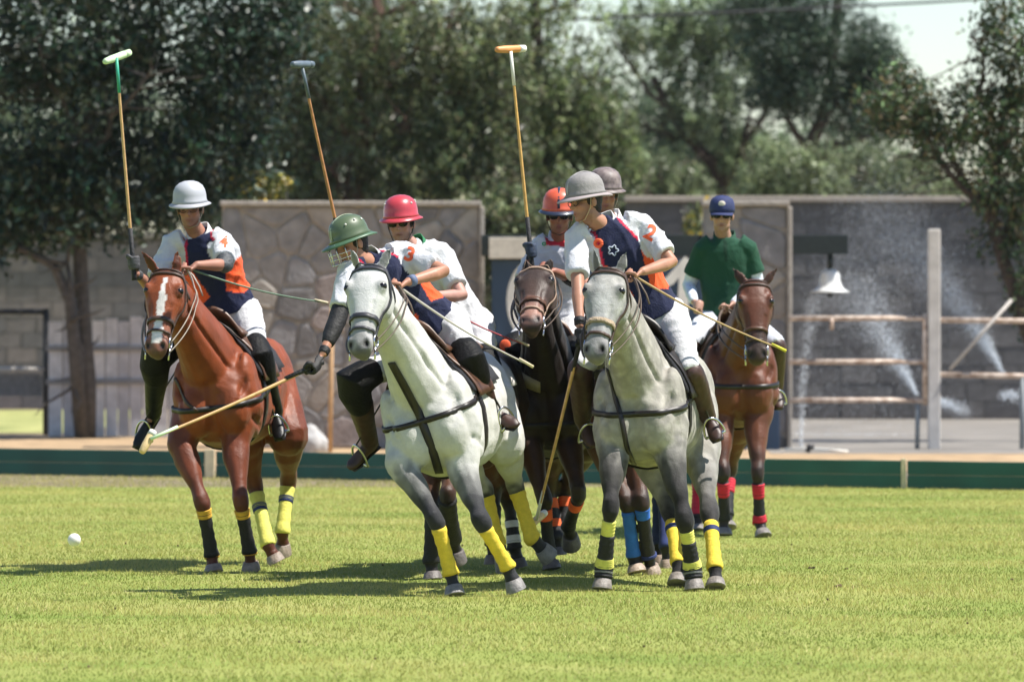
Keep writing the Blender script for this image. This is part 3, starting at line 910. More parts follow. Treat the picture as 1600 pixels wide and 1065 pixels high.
# dense low growth behind the sign
for i, (px, py, D, rx, rz, lab) in enumerate(((790, 330, 84, .7, .5, 'green bushy tree growing low just above the cream name plate'), (890, 320, 86, .8, .55, 'green bushy tree growing low behind the orange helmet'), (960, 335, 85, .5, .5, 'olive bushy tree growing low behind the stone grey helmet'))):
    tr = [P(px, 640, D), P(px + 4, 520, D), P(px - 3, py + 60, D), P(px + 5, py - 20, D)]
    tree('bushy_tree', lab, 'bushy trees beyond the wall', V((tr[0].x, D, 0)), tr, [(2, P(px - 50, py, D), .04), (2, P(px + 50, py - 20, D), .04)],
         [cl(px, py, D, rx, rz), cl(px - 40, py + 35, D, rx * .6, rz * .7, w=.7), cl(px + 45, py + 30, D, rx * .6, rz * .7, w=.7), cl(px, py + 90, D, rx * .9, rz * .8, w=.8)],
         12000, .06, .28, PEP, LEAF, BARK, 170 + i, r0=.08, droop=.45, strands=.6)
# near tree with russet leaves at the right edge
D = 68.5
tr = [P(1668, 760, D), P(1632, 600, D), P(1597, 490, D), P(1566, 400, D), P(1549, 335, D), P(1560, 240, D), P(1580, 120, D)]
tree('russet_tree', 'near tree with russet and green leaves at the right edge', None, V((P(1668, 0, D).x, D, 0)), tr,
     [(4, P(1440, 180, D), .05), (4, P(1400, 150, D), .05), (5, P(1520, 60, D), .05), (3, P(1600, 300, D), .05), (5, P(1640, 30, D), .06), (4, P(1470, 250, D), .04)],
     [cl(1390, 150, D, .34, .38, w=.8), cl(1440, 170, D, .4, .4, w=1.1), cl(1400, 190, D, .34, .25, w=.5), cl(1500, 180, D, .45, .4, w=1.3), cl(1560, 100, D, .35, .7, w=1.3), cl(1600, 40, D, .5, .6, w=1.4), cl(1580, 200, D, .5, .5, w=1.6), cl(1560, 280, D, .4, .45, w=1.2), cl(1620, 290, D, .5, .6, w=1.6), cl(1560, 360, D, .28, .3, w=.5), cl(1605, 400, D, .35, .5, w=1.1), cl(1480, 225, D, .4, .25, w=.7), cl(1660, 150, D, .6, 1.2, w=1.6), cl(1600, 470, D, .2, .3, w=.35)],
     14000, .042, .4, [(0.045, 0.065, 0.028), (0.03, 0.055, 0.025), (0.10, 0.075, 0.035), (0.13, 0.085, 0.045), (0.06, 0.08, 0.03), (0.09, 0.12, 0.05)], LEAFG, BARK, 81, r0=.10)
# far pale trees that close the view
FAR = [(0.12, 0.14, 0.085), (0.10, 0.12, 0.075), (0.15, 0.16, 0.1)]  # pale greens with distance haze painted into the leaf colour
for i, (px, py, rx, rz) in enumerate(((380, 200, 2.0, 2.2), (520, 120, 2.2, 2.4), (660, 180, 2.2, 2.4), (790, 200, 2.0, 2.0), (960, 300, 1.8, .9), (1130, 270, 1.9, 1.0), (1290, 260, 1.9, 1.1), (120, 160, 2.6, 2.6), (-40, 240, 2.2, 2.2), (1590, 330, 1.0, .6), (-330, 200, 3.0, 2.6), (1850, 180, 3.0, 2.6), (1010, 190, 1.5, 1.6))):
    D = 135.0 + 6 * (i % 3)
    tr = [V((P(px, 0, D).x, D, 0)), P(px + 6, 430, D), P(px - 4, 330, D), P(px, py, D)]
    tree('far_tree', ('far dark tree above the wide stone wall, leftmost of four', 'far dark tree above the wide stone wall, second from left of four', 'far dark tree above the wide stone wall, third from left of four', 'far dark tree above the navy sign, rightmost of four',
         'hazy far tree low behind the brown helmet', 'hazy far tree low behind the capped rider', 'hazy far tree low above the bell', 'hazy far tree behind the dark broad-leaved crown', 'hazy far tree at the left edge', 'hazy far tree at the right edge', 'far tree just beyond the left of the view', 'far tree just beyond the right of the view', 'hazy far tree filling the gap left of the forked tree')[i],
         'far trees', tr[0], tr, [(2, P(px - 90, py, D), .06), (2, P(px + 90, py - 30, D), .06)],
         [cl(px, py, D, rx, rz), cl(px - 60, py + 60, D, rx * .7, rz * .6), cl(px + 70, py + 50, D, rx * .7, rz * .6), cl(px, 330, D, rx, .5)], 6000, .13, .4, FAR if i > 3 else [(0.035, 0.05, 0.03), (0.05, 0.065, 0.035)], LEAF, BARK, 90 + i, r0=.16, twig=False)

# shrubs with yellow flowers over the walls
def shrub(px, py, D, rx, rz, n, ncol, label, seed):
    rr = np.random.default_rng(seed)
    base = V((P(px, py, D).x, D, 0))
    root = empty('flowering_shrub', base, label, 'shrub', 'yellow flowered shrubs')
    c = P(px, py, D); k = MB(); r = random.Random(seed)
    for _ in range(7):
        e = c + V((r.uniform(-rx, rx), r.uniform(-.2, .2), r.uniform(-rz, rz)))
        k.tube(limb_path(base, e, 4, .08, r), [.02, .017, .013, .009, .004], 5)
    k.build('stem', BARKG, root)
    d = rr.normal(size=(n, 3)); d /= np.linalg.norm(d, axis=1)[:, None]
    p = A(c) + d * rr.uniform(0, 1, (n, 1)) ** .5 * A((rx, .3, rz))
    q, cc = leaves(p, .045, .4, [(0.08, 0.11, 0.035), (0.12, 0.14, 0.04)], seed); quad_cloud('leaves', q, cc, LEAF, root)
    d = rr.normal(size=(ncol, 3)); d /= np.linalg.norm(d, axis=1)[:, None]
    cen = A(c) + d * A((rx, .35, rz)) * rr.uniform(.5, 1.1, (ncol, 1))
    p = cen[rr.integers(0, ncol, ncol * 9)] + rr.normal(size=(ncol * 9, 3)) * .035
    q, cc = leaves(p, .03, .6, [(0.75, 0.5, 0.03), (0.7, 0.6, 0.08), (0.75, 0.7, 0.45)], seed + 1); tag(quad_cloud('flowers', q, cc, LEAF, root), kind='stuff')
shrub(400, 290, 73, .42, .2, 900, 34, 'yellow flowering shrub above the stone wall beside the grey-helmeted rider', 5)
shrub(1098, 348, 73, .25, .28, 350, 22, 'sparse yellow flowering shrub beside the capped rider', 6)
# ================================================================== horses
LEATHER = mat('leather_dark', (0.012, 0.008, 0.007), 0.45, var=.3)
LEATHERB = mat('leather_brown', (0.09, 0.038, 0.018), 0.45, var=.3)
STRAPP = mat('leather_pale', (0.32, 0.27, 0.22), 0.6, var=.2)
STEEL = mat('steel', (0.62, 0.62, 0.63), 0.25, metal=1.0, var=.05)
EYE = mat('eye_dark', (0.008, 0.006, 0.006), 0.22, spec=.5, var=.1)

def seg_colours(p, segs):
    """colour of each point: blend over the skeleton segments nearest to it"""
    num = np.zeros((len(p), 3)); den = np.zeros(len(p))
    best = np.full(len(p), 1e9)
    D = []
    for a, b, ra, rb, ca, cb in segs:
        a, b = A(a), A(b)
        d = b - a
        t = np.clip(((p - a) @ d) / max(d @ d, 1e-9), 0, 1)
        q = a + t[:, None] * d
        dist = np.linalg.norm(p - q, axis=1) - (ra + (rb - ra) * t)
        D.append((dist, t)); best = np.minimum(best, dist)
    for (dist, t), (a, b, ra, rb, ca, cb) in zip(D, segs):
        w = np.exp(-((dist - best) / .03) ** 2) + 1e-9 * np.exp(-(dist - best))
        c = A(ca)[None] + t[:, None] * (A(cb) - A(ca))[None]
        num += w[:, None] * c; den += w
    return num / den[:, None]

class Horse:
    pass

def ribbon(mb, pts, nrm, w, th=.006):
    """flat strap along pts lying square to the surface normals"""
    L = []
    for i, p in enumerate(pts):
        d = pts[min(i + 1, len(pts) - 1)] - pts[max(i - 1, 0)]
        n = nrm[i].normalized()
        s = d.cross(n)
        s = s.normalized() * (w / 2) if s.length > 1e-9 else V((w / 2, 0, 0))
        L.append([p + s, p + s + n * th, p - s + n * th, p - s])
    mb.ring_loft(L)

def make_horse(name, label, D0, spec, coat):
    S = spec
    h = Horse(); h.D0 = D0
    g = lambda k: P(S[k][0], S[k][1], D0 + S[k][2])
    chest, hipc = g('chest'), g('hip')
    f = (chest - hipc).normalized()
    roll = R(S.get('roll', 0))
    up0 = V((-math.sin(roll), 0, math.cos(roll)))
    _, up, _ = frame(f, up0)
    rt_ = f.cross(up)                       # the horse's right
    h.f, h.up, h.r, h.chest = f, up, rt_, chest
    L = S.get('len', 1.52); ws = S.get('w', 1.0)
    h.L = L
    TS = [(0.0, .13, .10, .13), (.05, .20, .19, .20), (.14, .25, .28, .27), (.3, .265, .37, .32), (.5, .275, .40, .35), (.8, .31, .35, .36), (1.05, .295, .345, .31), (1.25, .275, .36, .27), (1.4, .235, .31, .24), (1.5, .17, .20, .18), (1.55, .08, .08, .09)]
    mb = MB()
    def tp(s): return chest - f * (s * L / 1.55)
    h.tp = tp
    mb.loft([(tp(s), rt_, up, w * ws, u, d) for s, w, u, d in TS], 20, .92)
    # breast, shoulder and haunch muscles
    for sg in (-1, 1):
        mb.ball(tp(.06) + rt_ * sg * .115 - up * .06, 0, (rt_ * .115 * ws, f * .10, up * .17))
        mb.ball(tp(.22) + rt_ * sg * .20 * ws + up * .0, 0, (rt_ * .085, f * .16, up * .28))
        mb.ball(tp(1.25) + rt_ * sg * .16 * ws + up * .02, 0, (rt_ * .14, f * .26, up * .28))
    segs = []
    C = coat
    for i in range(len(TS) - 1):
        a, b = TS[i], TS[i + 1]
        segs.append((tp(a[0]), tp(b[0]), a[1] * 1.15, b[1] * 1.15, C['body'], C['body']))
    # neck and head
    poll, muz = g('poll'), g('muzzle')
    a, dors, hr = frame(muz - poll, S['face'])        # axis, dorsal, side
    hr = a.cross(dors)
    if hr.dot(rt_) < 0: hr = -hr
    HL = (muz - poll).length
    h.a, h.dors, h.hr, h.poll, h.HL = a, dors, hr, poll, HL
    hs = S.get('hs', 1.1)
    nb = tp(.34) + up * .12
    nt_ = poll + a * .07 - dors * .055
    mid = lerp(nb, nt_, .52) + up * .035 + f * .02
    nk = []
    for t, (w, u, d) in ((0, (.20, .30, .29)), (.28, (.165, .25, .25)), (.52, (.128, .205, .205)), (.78, (.102, .165, .165)), (1.0, (.085, .115, .135))):
        c = (1 - t) ** 2 * nb + 2 * t * (1 - t) * mid + t * t * nt_
        d_ = (2 * (1 - t) * (mid - nb) + 2 * t * (nt_ - mid)).normalized()
        side = lerp(rt_, hr, t)
        _, sd_, _ = frame(d_, side)
        dv = sd_.cross(d_)
        # dorsal side of the neck is away from the direction of travel
        if dv.dot(lerp(-f, -f * .6 + up * .3, t)) < 0: dv = -dv
        nk.append((c, sd_, dv, w, u, d))
    mb.loft(nk, 18, .95)
    for i in range(4):
        segs.append((nk[i][0], nk[i + 1][0], nk[i][3] * 1.2, nk[i + 1][3] * 1.2, C['neck'], C['neck']))
    hp = lambda t, x, y: poll + a * (t * HL) + hr * (x * hs) + dors * (y * hs)
    h.hp = hp
    HS = [(-.04, .05, .02, .06), (.04, .085, .048, .10), (.16, .104, .064, .145), (.3, .106, .07, .165), (.42, .092, .064, .150), (.54, .074, .058, .112), (.68, .062, .052, .085), (.82, .057, .048, .075), (.92, .060, .044, .074), (.985, .050, .026, .064), (1.02, .028, .008, .045)]
    mb.loft([(poll + a * (t * HL), hr, dors, w * hs, u * hs, d * hs) for t, w, u, d in HS], 18, .86)
    for sg in (-1, 1):
        mb.ball(hp(.26, sg * .084, .036), 0, (hr * .03 * hs, a * .045 * hs, dors * .03 * hs))       # brow and eye socket
        mb.ball(hp(.225, sg * .087, .050), 0, (hr * .024 * hs, a * .026 * hs, dors * .018 * hs))       # upper lid
        mb.ball(hp(.30, sg * .075, -.07), 0, (hr * .036 * hs, a * .10 * hs, dors * .085 * hs))      # cheek
        mb.ball(hp(.90, sg * .044, .012), 0, (hr * .024 * hs, a * .045 * hs, dors * .035 * hs))     # nostril wing
    mb.ball(hp(.93, 0, -.062), 0, (hr * .036 * hs, a * .04 * hs, dors * .03 * hs))                  # chin
    hsegs = [(hp(-.04, 0, -.03), hp(.5, 0, -.03), .10, .08, C['head'], C['head']), (hp(.5, 0, -.02), hp(.8, 0, -.02), .07, .06, C['head'], C.get('nose', C['muzzle'])), (hp(.8, 0, -.015), hp(1.0, 0, -.015), .06, .05, C.get('nose', C['muzzle']), C['muzzle'])]
    segs += hsegs
    # ears, tips given by their place in the photograph at the poll's distance
    h.ears = []
    for sg, key in ((1, 'ear_r'), (-1, 'ear_l')):
        base = hp(.03, sg * .058, .012)
        tip = P(S[key][0], S[key][1], poll.y + S.get('ear_dd', -.02))
        ax, bd, cd = frame(tip - base, dors * .9 + hr * sg * .5)
        le = (tip - base).length
        mb.loft([(base - ax * .02, cd, bd, .024, .02, .02)] + [(base + ax * (le * t), cd, bd, w, w * .38, w * .5) for t, w in ((.12, .03), (.35, .036), (.6, .031), (.82, .018), (1.0, .005))], 12)
        segs.append((base, tip, .02, .01, C['head'], C.get('eartip', C['head'])))
        h.ears.append((base, tip, bd))
    # legs
    h.legs = {}
    def chain(pts, rad, c_up, c_lo, k0, k1):
        mb.tube(pts, rad, 12, hint=tuple(f))
        for q, r in zip(pts, rad):
            mb.ball(q, r * .97, nu=10, nv=7)
        n = len(pts) - 1
        for i in range(n):
            ta, tb = [min(1, max(0, (j - k0) / max(1e-6, k1 - k0))) for j in (i, i + 1)]
            ca, cb = [A(c_up) * (1 - t) + A(c_lo) * t for t in (ta, tb)]
            segs.append((pts[i], pts[i + 1], rad[i], rad[i + 1], ca, cb))
    for key, sg in (('rf', 1), ('lf', -1)):
        el, kn, fe, ho = [P(x, y, D0 + z) for x, y, z in S[key]]
        sh = tp(.2) + rt_ * sg * .17 * ws - up * .06
        cor = lerp(ho, fe, .48)
        pts = [sh, el, lerp(el, kn, .28), lerp(el, kn, .76), lerp(el, kn, .93), lerp(kn, fe, .07), lerp(kn, fe, .2), lerp(kn, fe, .55), lerp(kn, fe, .85), fe, lerp(fe, cor, .55), cor]
        rad = [.13, .096, .082, .049, .054, .053, .038, .034, .038, .047, .036, .043]
        chain(pts, rad, C['leg_up'], C['leg_lo'], *C.get('fade_f', (2.5, 5)))
        h.legs[key] = (el, kn, fe, cor, ho)
    for key, sg in (('rh', 1), ('lh', -1)):
        stf, hk, fe, ho = [P(x, y, D0 + z) for x, y, z in S[key]]
        hip = tp(1.22) + rt_ * sg * .13 * ws
        cor = lerp(ho, fe, .48)
        pts = [hip, stf, lerp(stf, hk, .4), lerp(stf, hk, .75), lerp(stf, hk, .95), lerp(hk, fe, .05), lerp(hk, fe, .22), lerp(hk, fe, .55), lerp(hk, fe, .87), fe, lerp(fe, cor, .55), cor]
        rad = [.19, .142, .094, .056, .061, .058, .042, .036, .039, .048, .037, .044]
        chain(pts, rad, C['leg_up'], C['leg_lo'], *C.get('fade_h', (2.5, 5)))
        h.legs[key] = (stf, hk, fe, cor, ho)
    # tail, tied up for play
    tb = tp(1.5) + up * .2
    tl = [tb, tb - f * .08 - up * .02, tb - f * .13 - up * .16, tb - f * .13 - up * .34, tb - f * .11 - up * .5]
    me = mb.remeshed('body', .013, 3, .5)
    p, n = co_of(me), no_of(me)
    wv_ = np.stack([np.sin(p @ A((31, 12, 17)) + 1.3 * np.sin(p @ A((5, 43, 9)))), np.sin(p @ A((-14, 27, 22)) + 2 * np.sin(p @ A((19, 3, 37)))), np.sin(p @ A((9, -21, 33)) + np.sin(p @ A((41, 11, 5))))], 1)
    c = seg_colours(p + .022 * wv_ + .020 * np.sin(p[:, [1, 2, 0]] * 83 + wv_ * 2.5), segs)
    # local head coordinates for markings and nostrils
    q = p - A(poll)
    ht, hx, hy = (q @ A(a)) / HL, (q @ A(hr)) / hs, (q @ A(dors)) / hs
    inhead = (ht > -.05) & (ht < 1.1) & (np.abs(hx) < .13) & (hy > -.2) & (hy < .12)
    if 'blaze' in C:
        t0, t1, w0, w1, cx = C['blaze']
        wd = w0 + (w1 - w0) * np.clip((ht - t0) / (t1 - t0), 0, 1) + .004 * np.sin(ht * 17 + 1)
        k_ = inhead & (ht > t0) & (ht < t1) & (hy > .0) & (np.abs(hx - cx) < wd)
        c[k_] = C.get('blaze_c', (0.66, 0.62, 0.58))
    dz = np.zeros(len(p))
    for sg in (-1, 1):
        nc = A(hp(.955, sg * .046, .055)); nc = p[np.argmin(((p - nc) ** 2).sum(1))]
        dn = p - nc; dl = dn @ A((a + hr * sg * .35).normalized())
        d2 = (dn ** 2).sum(1) - .55 * dl ** 2
        e = np.exp(-d2 / (.0205 * hs) ** 2)
        dz -= .024 * e
        e = np.clip(e * 1.8 - .25, 0, 1); c = c * (1 - e)[:, None] + A((.010, .007, .007)) * e[:, None]
        ec = A(hp(.27, sg * .098, .046))
        e = np.exp(-((p - ec) ** 2).sum(1) / (.026 * hs) ** 2)
        c = c * (1 - .75 * e)[:, None] + A(C['muzzle']) * .5 * (.75 * e)[:, None]
    # mouth line
    e = np.exp(-((hy + .045) / .006) ** 2) * (inhead & (ht > .84)) * (np.abs(hx) > .01)
    c = c * (1 - .6 * e)[:, None]
    for base, tip, bd in h.ears:                # hollow front of the ear
        ax = A(tip - base); le = np.linalg.norm(ax); ax = ax / le
        t = ((p - A(base)) @ ax) / le
        rad_ = np.linalg.norm(p - A(base) - (t * le)[:, None] * ax, axis=1)
        front = n @ A(bd)
        e = ((t > .05) & (t < .95) & (rad_ < .05)) * np.clip((front - .25) * 2.2, 0, 1)
        dz -= .010 * e
        c = c * (1 - .62 * e)[:, None]
    # grooves and ridges of the anatomy
    def groove(pts, width, amp):
        best = np.full(len(p), 9.0)
        for a0, b0 in zip(pts, pts[1:]):
            a0, b0 = A(a0), A(b0); d0 = b0 - a0
            t = np.clip(((p - a0) @ d0) / (d0 @ d0), 0, 1)
            best = np.minimum(best, np.linalg.norm(p - a0 - t[:, None] * d0, axis=1))
        return amp * np.exp(-(best / width) ** 2)
    dz += groove([tp(-.02) + up * .10, tp(-.03) - up * .06, tp(.02) - up * .24], .026, -.030)
    for sg in (-1, 1):
        dz += groove([tp(.20) + up * .28 + rt_ * sg * .17, tp(.08) + up * .10 + rt_ * sg * .22, tp(.0) - up * .02 + rt_ * sg * .17], .022, -.024)
        dz += groove([tp(.10) - up * .14 + rt_ * sg * .24, tp(.24) - up * .22 + rt_ * sg * .27], .022, -.020)
        dz += groove([nk[i][0] + nk[i][1] * (sg * nk[i][3] * .86) - nk[i][2] * (nk[i][5] * .45) for i in range(5)], .018, -.020)
        dz += groove([tp(.34) + up * .30 + rt_ * sg * .20, tp(.30) + up * .02 + rt_ * sg * .29, tp(.22) - up * .16 + rt_ * sg * .27], .024, -.016)
        dz += groove([tp(.02) - up * .08 + rt_ * sg * .06, tp(.04) - up * .22 + rt_ * sg * .13], .020, -.014)
        for s_ in (.62, .72, .82, .92):
            dz += groove([tp(s_) + up * .16 + rt_ * sg * .28, tp(s_ - .03) - up * .16 + rt_ * sg * .29], .020, -.006)
        dz += groove([tp(1.05) + up * .22 + rt_ * sg * .24, tp(1.08) - up * .10 + rt_ * sg * .29], .03, -.014)
        dz += groove([hp(.46, sg * .058, .045), hp(.82, sg * .046, .03)], .011, -.009)
        dz += groove([hp(.33, sg * .104, -.002), hp(.58, sg * .076, -.006)], .010, .009)
        dz += groove([hp(.15, sg * .072, .055), hp(.19, sg * .078, .05)], .020, -.010)
        for key in ('rf', 'lf'):
            el, kn, fe, cor, ho = h.legs[key]
            ff = frame(kn - el, f)[1]; ss = (kn - el).normalized().cross(ff)
            dz += groove([lerp(el, kn, .05) + ff * .10 + ss * sg * .035, lerp(el, kn, .6) + ff * .07 + ss * sg * .025], .012, -.008)
            dz += groove([kn + ff * .055 - (kn - el).normalized() * .02, kn + ff * .055 + (kn - el).normalized() * .02], .03, .004)
        dz += groove([hp(.30, sg * .10, -.10), hp(.42, sg * .09, -.10)], .03, .006)
    # soft muscle relief
    rl = np.random.default_rng(int(D0 * 100))
    mus = np.zeros(len(p))
    for _ in range(5):
        k_ = rl.normal(size=3); k_ /= np.linalg.norm(k_)
        mus += np.sin(2 * np.pi * (p @ k_) / rl.uniform(.16, .34) + rl.uniform(0, 6) + 1.5 * np.sin(p @ rl.normal(size=3) * 9))
    # dust and wear on the coat
    set_co(me, p + n * (dz + .0017 * mus * ~inhead)[:, None])
    if 'patch' in C:
        c = C['patch'](c, p, h)
    paint(me, c)
    base = V((chest.x, chest.y + .7, 0))
    root = empty('horse', base, label, 'horse', 'polo horses')
    h.root = root
    put('body', me, C['mat'], root)
    h.bvh = BVHTree.FromPolygons([V(v) for v in co_of(me)], [tuple(pp.vertices) for pp in me.polygons])
    tk = MB(); tk.tube(tl, [.05, .058, .055, .045, .02], 10)
    tk.build('tail', mat('tail_' + name, C['tail'], .7, bump=.6), root)
    for sg in (-1, 1):
        e = MB(); e.ball(hp(.27, sg * .0885, .040), .0245 * hs, nu=16, nv=10); e.build('eye', EYE, root)
    for key in ('rf', 'lf', 'rh', 'lh'):
        _, _, fe, cor, ho = h.legs[key]
        d = (ho - cor).normalized()
        toe = f * .5 + d * .35 if S.get('flex_' + key) is None else V(S['flex_' + key])
        ax, fw, sd_ = frame(d, f)
        hm = MB()
        rr_ = [(-.006, .044, 0), (.0, .048, 0), (.5, .057, .010), (1.0, .063, .022), (1.01, .05, .02)]
        ln = (ho - cor).length
        hm.ring_loft([[cor + ax * (t * ln) + fw * off + sd_ * math.cos(x) * r + fw * math.sin(x) * r * 1.08 for x in np.linspace(0, 2 * np.pi, 19)[:-1]] for t, r, off in rr_])
        hm.build('hoof', mat('hoof_' + name, C['hoof'], .55, var=.3, scale=30, bump=.3), root, bevel=.004)
    return h

def leg_wrap(h, key, spans, name='leg_wrap'):
    """bandages on the cannon; spans: (t0, t1, material, extra radius, joint) t runs knee(0)-fetlock(1)-coronet(2)"""
    _, kn, fe, cor, ho = h.legs[key]
    hind = key in ('rh', 'lh')
    def at_(t): return lerp(kn, fe, t) if t <= 1 else lerp(fe, cor, t - 1)
    def rd(t):
        ks = [(-.3, .052), (0, .049), (.22, .038), (.55, .034), (.85, .038), (1, .045), (1.5, .038), (2, .044)]
        for (a, x), (b, y) in zip(ks, ks[1:]):
            if a <= t <= b: return x + (y - x) * (t - a) / (b - a) + (.003 if hind else 0)
        return .05
    for t0, t1, m, ex in spans:
        k = MB(); n = 15
        pts = [at_(t0 + (t1 - t0) * i / n) for i in range(n + 1)]
        rad = [rd(t0 + (t1 - t0) * i / n) + ex + .0022 * math.sin(i * 2.1) - (.004 if i in (0, n) else 0) for i in range(n + 1)]
        k.tube(pts, rad, 18, hint=tuple(h.f))
        k.build(name, m, h.root)

def wrap_ring(h, origin, ax, ref, n=40, off=.004, a0=0, a1=360, maxd=9.0):
    """closed loop on the body surface, found by rays from the inside"""
    ax, b, c = frame(ax, ref)
    pts, nr = [], []
    for i in range(n):
        t = R(a0 + (a1 - a0) * i / (n if a1 - a0 == 360 else n - 1))
        d = b * math.cos(t) + c * math.sin(t)
        loc, no, _, _ = h.bvh.ray_cast(origin, d, 1.2)
        if loc is None: loc, no = origin + d * .1, d
        if (loc - origin).length > maxd: loc = origin + d * maxd
        if no.dot(d) < 0: no = -no
        pts.append(loc + d * off); nr.append(d)
    return pts, nr

def strap_loop(h, parent, name, origin, ax, ref, w, m, **kw):
    pts, nr = wrap_ring(h, origin, ax, ref, **kw)
    k = MB(); L = []
    n = len(pts)
    for i in range(n + 1):
        p, d = pts[i % n], nr[i % n]
        t = pts[(i + 1) % n] - pts[i - 1 if i % n else n - 1]
        s = t.cross(d).normalized() * (w / 2)
        L.append([p + s, p + s + d * .006, p - s + d * .006, p - s])
    k.ring_loft(L, cap=False)
    return k.build(name, m, parent)

def head_line(h, pairs, off=.006, n=14):
    """surface curve on the head through (t, angle from the dorsal line, signed)"""
    pts, nr = [], []
    for i in range(len(pairs) - 1):
        for j in range(n):
            u = j / n
            t = pairs[i][0] + (pairs[i + 1][0] - pairs[i][0]) * u
            an = R(pairs[i][1] + (pairs[i + 1][1] - pairs[i][1]) * u)
            o = h.poll + h.a * (t * h.HL) - h.dors * .03
            d = h.dors * math.cos(an) + h.hr * math.sin(an)
            loc, no, _, _ = h.bvh.ray_cast(o, d, .4)
            if loc is None: continue
            pts.append(loc + d * off); nr.append(d)
    return pts, nr

def bridle(h, m, nose_m=None, w=.020, bits=True):
    root = h.root
    b = strap_loop(h, root, 'bridle', h.hp(.11, 0, -.045), h.a * .9 + h.dors * .25, h.dors, w, m, maxd=.17)
    strap_loop(h, b, 'noseband', h.hp(.62, 0, -.02), h.a, h.dors, w * 1.5, nose_m or m)
    strap_loop(h, b, 'lower_noseband', h.hp(.76, 0, -.02), h.a, h.dors, w * .8, m)
    strap_loop(h, b, 'throatlash', h.hp(.16, 0, -.06), h.a * .76 + h.dors * .65, h.dors, w * .7, m, maxd=.19)
    h.bit = {}
    for sg in (1, -1):
        pts, nr = head_line(h, [(.03, sg * 62), (.3, sg * 98), (.6, sg * 96), (.83, sg * 98)])
        k = MB(); ribbon(k, pts, nr, w); k.build('cheekpiece', m, b)
        c = h.hp(.83, sg * .066, -.03)
        k = MB()
        ring = [c + (h.a * math.cos(t) + h.dors * math.sin(t)) * .036 for t in np.linspace(0, 2 * np.pi, 17)]
        k.tube(ring, .006, 6); k.tube([c + h.a * .02, c + h.a * .11 - h.dors * .02], .006, 6)
        k.build('bit_ring', STEEL, b)
        h.bit[sg] = c
    return b

def px_strap(h, name, line, w, m, parent=None, off=.005, step=5):
    """strap over the body along a line of photograph pixels, laid on the surface it meets"""
    pts, nr = [], []
    cam_o = V((0, 0, CH))
    for (x0, y0), (x1, y1) in zip(line, line[1:]):
        n = max(2, int(math.hypot(x1 - x0, y1 - y0) / step))
        for i in range(n):
            d = (P(x0 + (x1 - x0) * i / n, y0 + (y1 - y0) * i / n, 30) - cam_o).normalized()
            loc, no, _, _ = h.bvh.ray_cast(cam_o, d, 60)
            if loc is None: continue
            if pts and (loc - pts[-1]).length > .16: continue
            pts.append(loc + no * off); nr.append(no)
    if len(pts) < 3: return
    for _ in range(2):
        pts = [pts[0]] + [(pts[i - 1] + pts[i] * 2 + pts[i + 1]) / 4 for i in range(1, len(pts) - 1)] + [pts[-1]]
        nr = [nr[0]] + [(nr[i - 1] + nr[i] * 2 + nr[i + 1]) for i in range(1, len(nr) - 1)] + [nr[-1]]
    k = MB(); ribbon(k, pts, nr, w); return k.build(name, m, parent or h.root)

def breast_collar(h, m, s=.34, drop=-.1):
    o = h.tp(s) + h.up * drop
    pts, nr = [], []
    for i in range(41):
        an = R(-122 + 244 * i / 40)
        d = (h.f * math.cos(an) + h.r * math.sin(an) + h.up * .10 * (1 - math.cos(an))).normalized()
        loc, no, _, _ = h.bvh.ray_cast(o, d, 1.0)
        if loc is None: continue
        pts.append(loc + d * .005); nr.append(d)
    k = MB(); ribbon(k, pts, nr, .035); return k.build('breast_collar', m, h.root)

def saddle(h, pad_m, sad_m, s0=.36, s1=.92):
    """saddle cloth and saddle laid over the back, girth below"""
    def shell(sa, sb, ang, off, th, name, m, parent, ns=12, na=22, raise_=None):
        k = MB(); G = []
        for i in range(ns + 1):
            s = sa + (sb - sa) * i / ns
            o = h.tp(s) + h.up * .05
            row = []
            for j in range(na + 1):
                an = R(-ang + 2 * ang * j / na)
                d = h.up * math.cos(an) + h.r * math.sin(an)
                loc, no, _, _ = h.bvh.ray_cast(o, d, 1.0)
                if loc is None: loc = o + d * .3
                e = off + (raise_(i / ns, an) if raise_ else 0)
                row.append((loc + d * e, loc + d * (e + th)))
            G.append(row)
        W = na + 1
        for row in G: k.v += [x[0] for x in row]
        for row in G: k.v += [x[1] for x in row]
        O = (ns + 1) * W
        for i in range(ns):
            for j in range(na):
                a_ = i * W + j
                k.f.append((a_, a_ + 1, a_ + W + 1, a_ + W)); k.f.append((O + a_, O + a_ + W, O + a_ + W + 1, O + a_ + 1))
        for i in range(ns):
            for j in (0, na):
                a_ = i * W + j; k.f.append((a_, a_ + W, O + a_ + W, O + a_))
        for j in range(na):
            for i in (0, ns):
                a_ = i * W + j; k.f.append((a_, a_ + 1, O + a_ + 1, O + a_))
        return k.build(name, m, parent)
    shell(s0 - .02, s1 + .02, 78, .012, .014, 'saddle_cloth', pad_m, h.root)
    def rise(t, an):
        return (.055 * math.exp(-((t - .02) / .16) ** 2) + .07 * math.exp(-((t - 1) / .2) ** 2) + .02) * math.exp(-(an / .45) ** 2)
    sd_ = shell(s0 + .01, s1 - .06, 30, .027, .03, 'saddle', sad_m, h.root, raise_=rise)
    shell(s0 + .005, s0 + .34, 86, .028, .008, 'saddle_flap', sad_m, sd_)
    strap_loop(h, sd_, 'girth', h.tp(s0 + .06), h.f, h.up, .08, LEATHER)
    return sd_

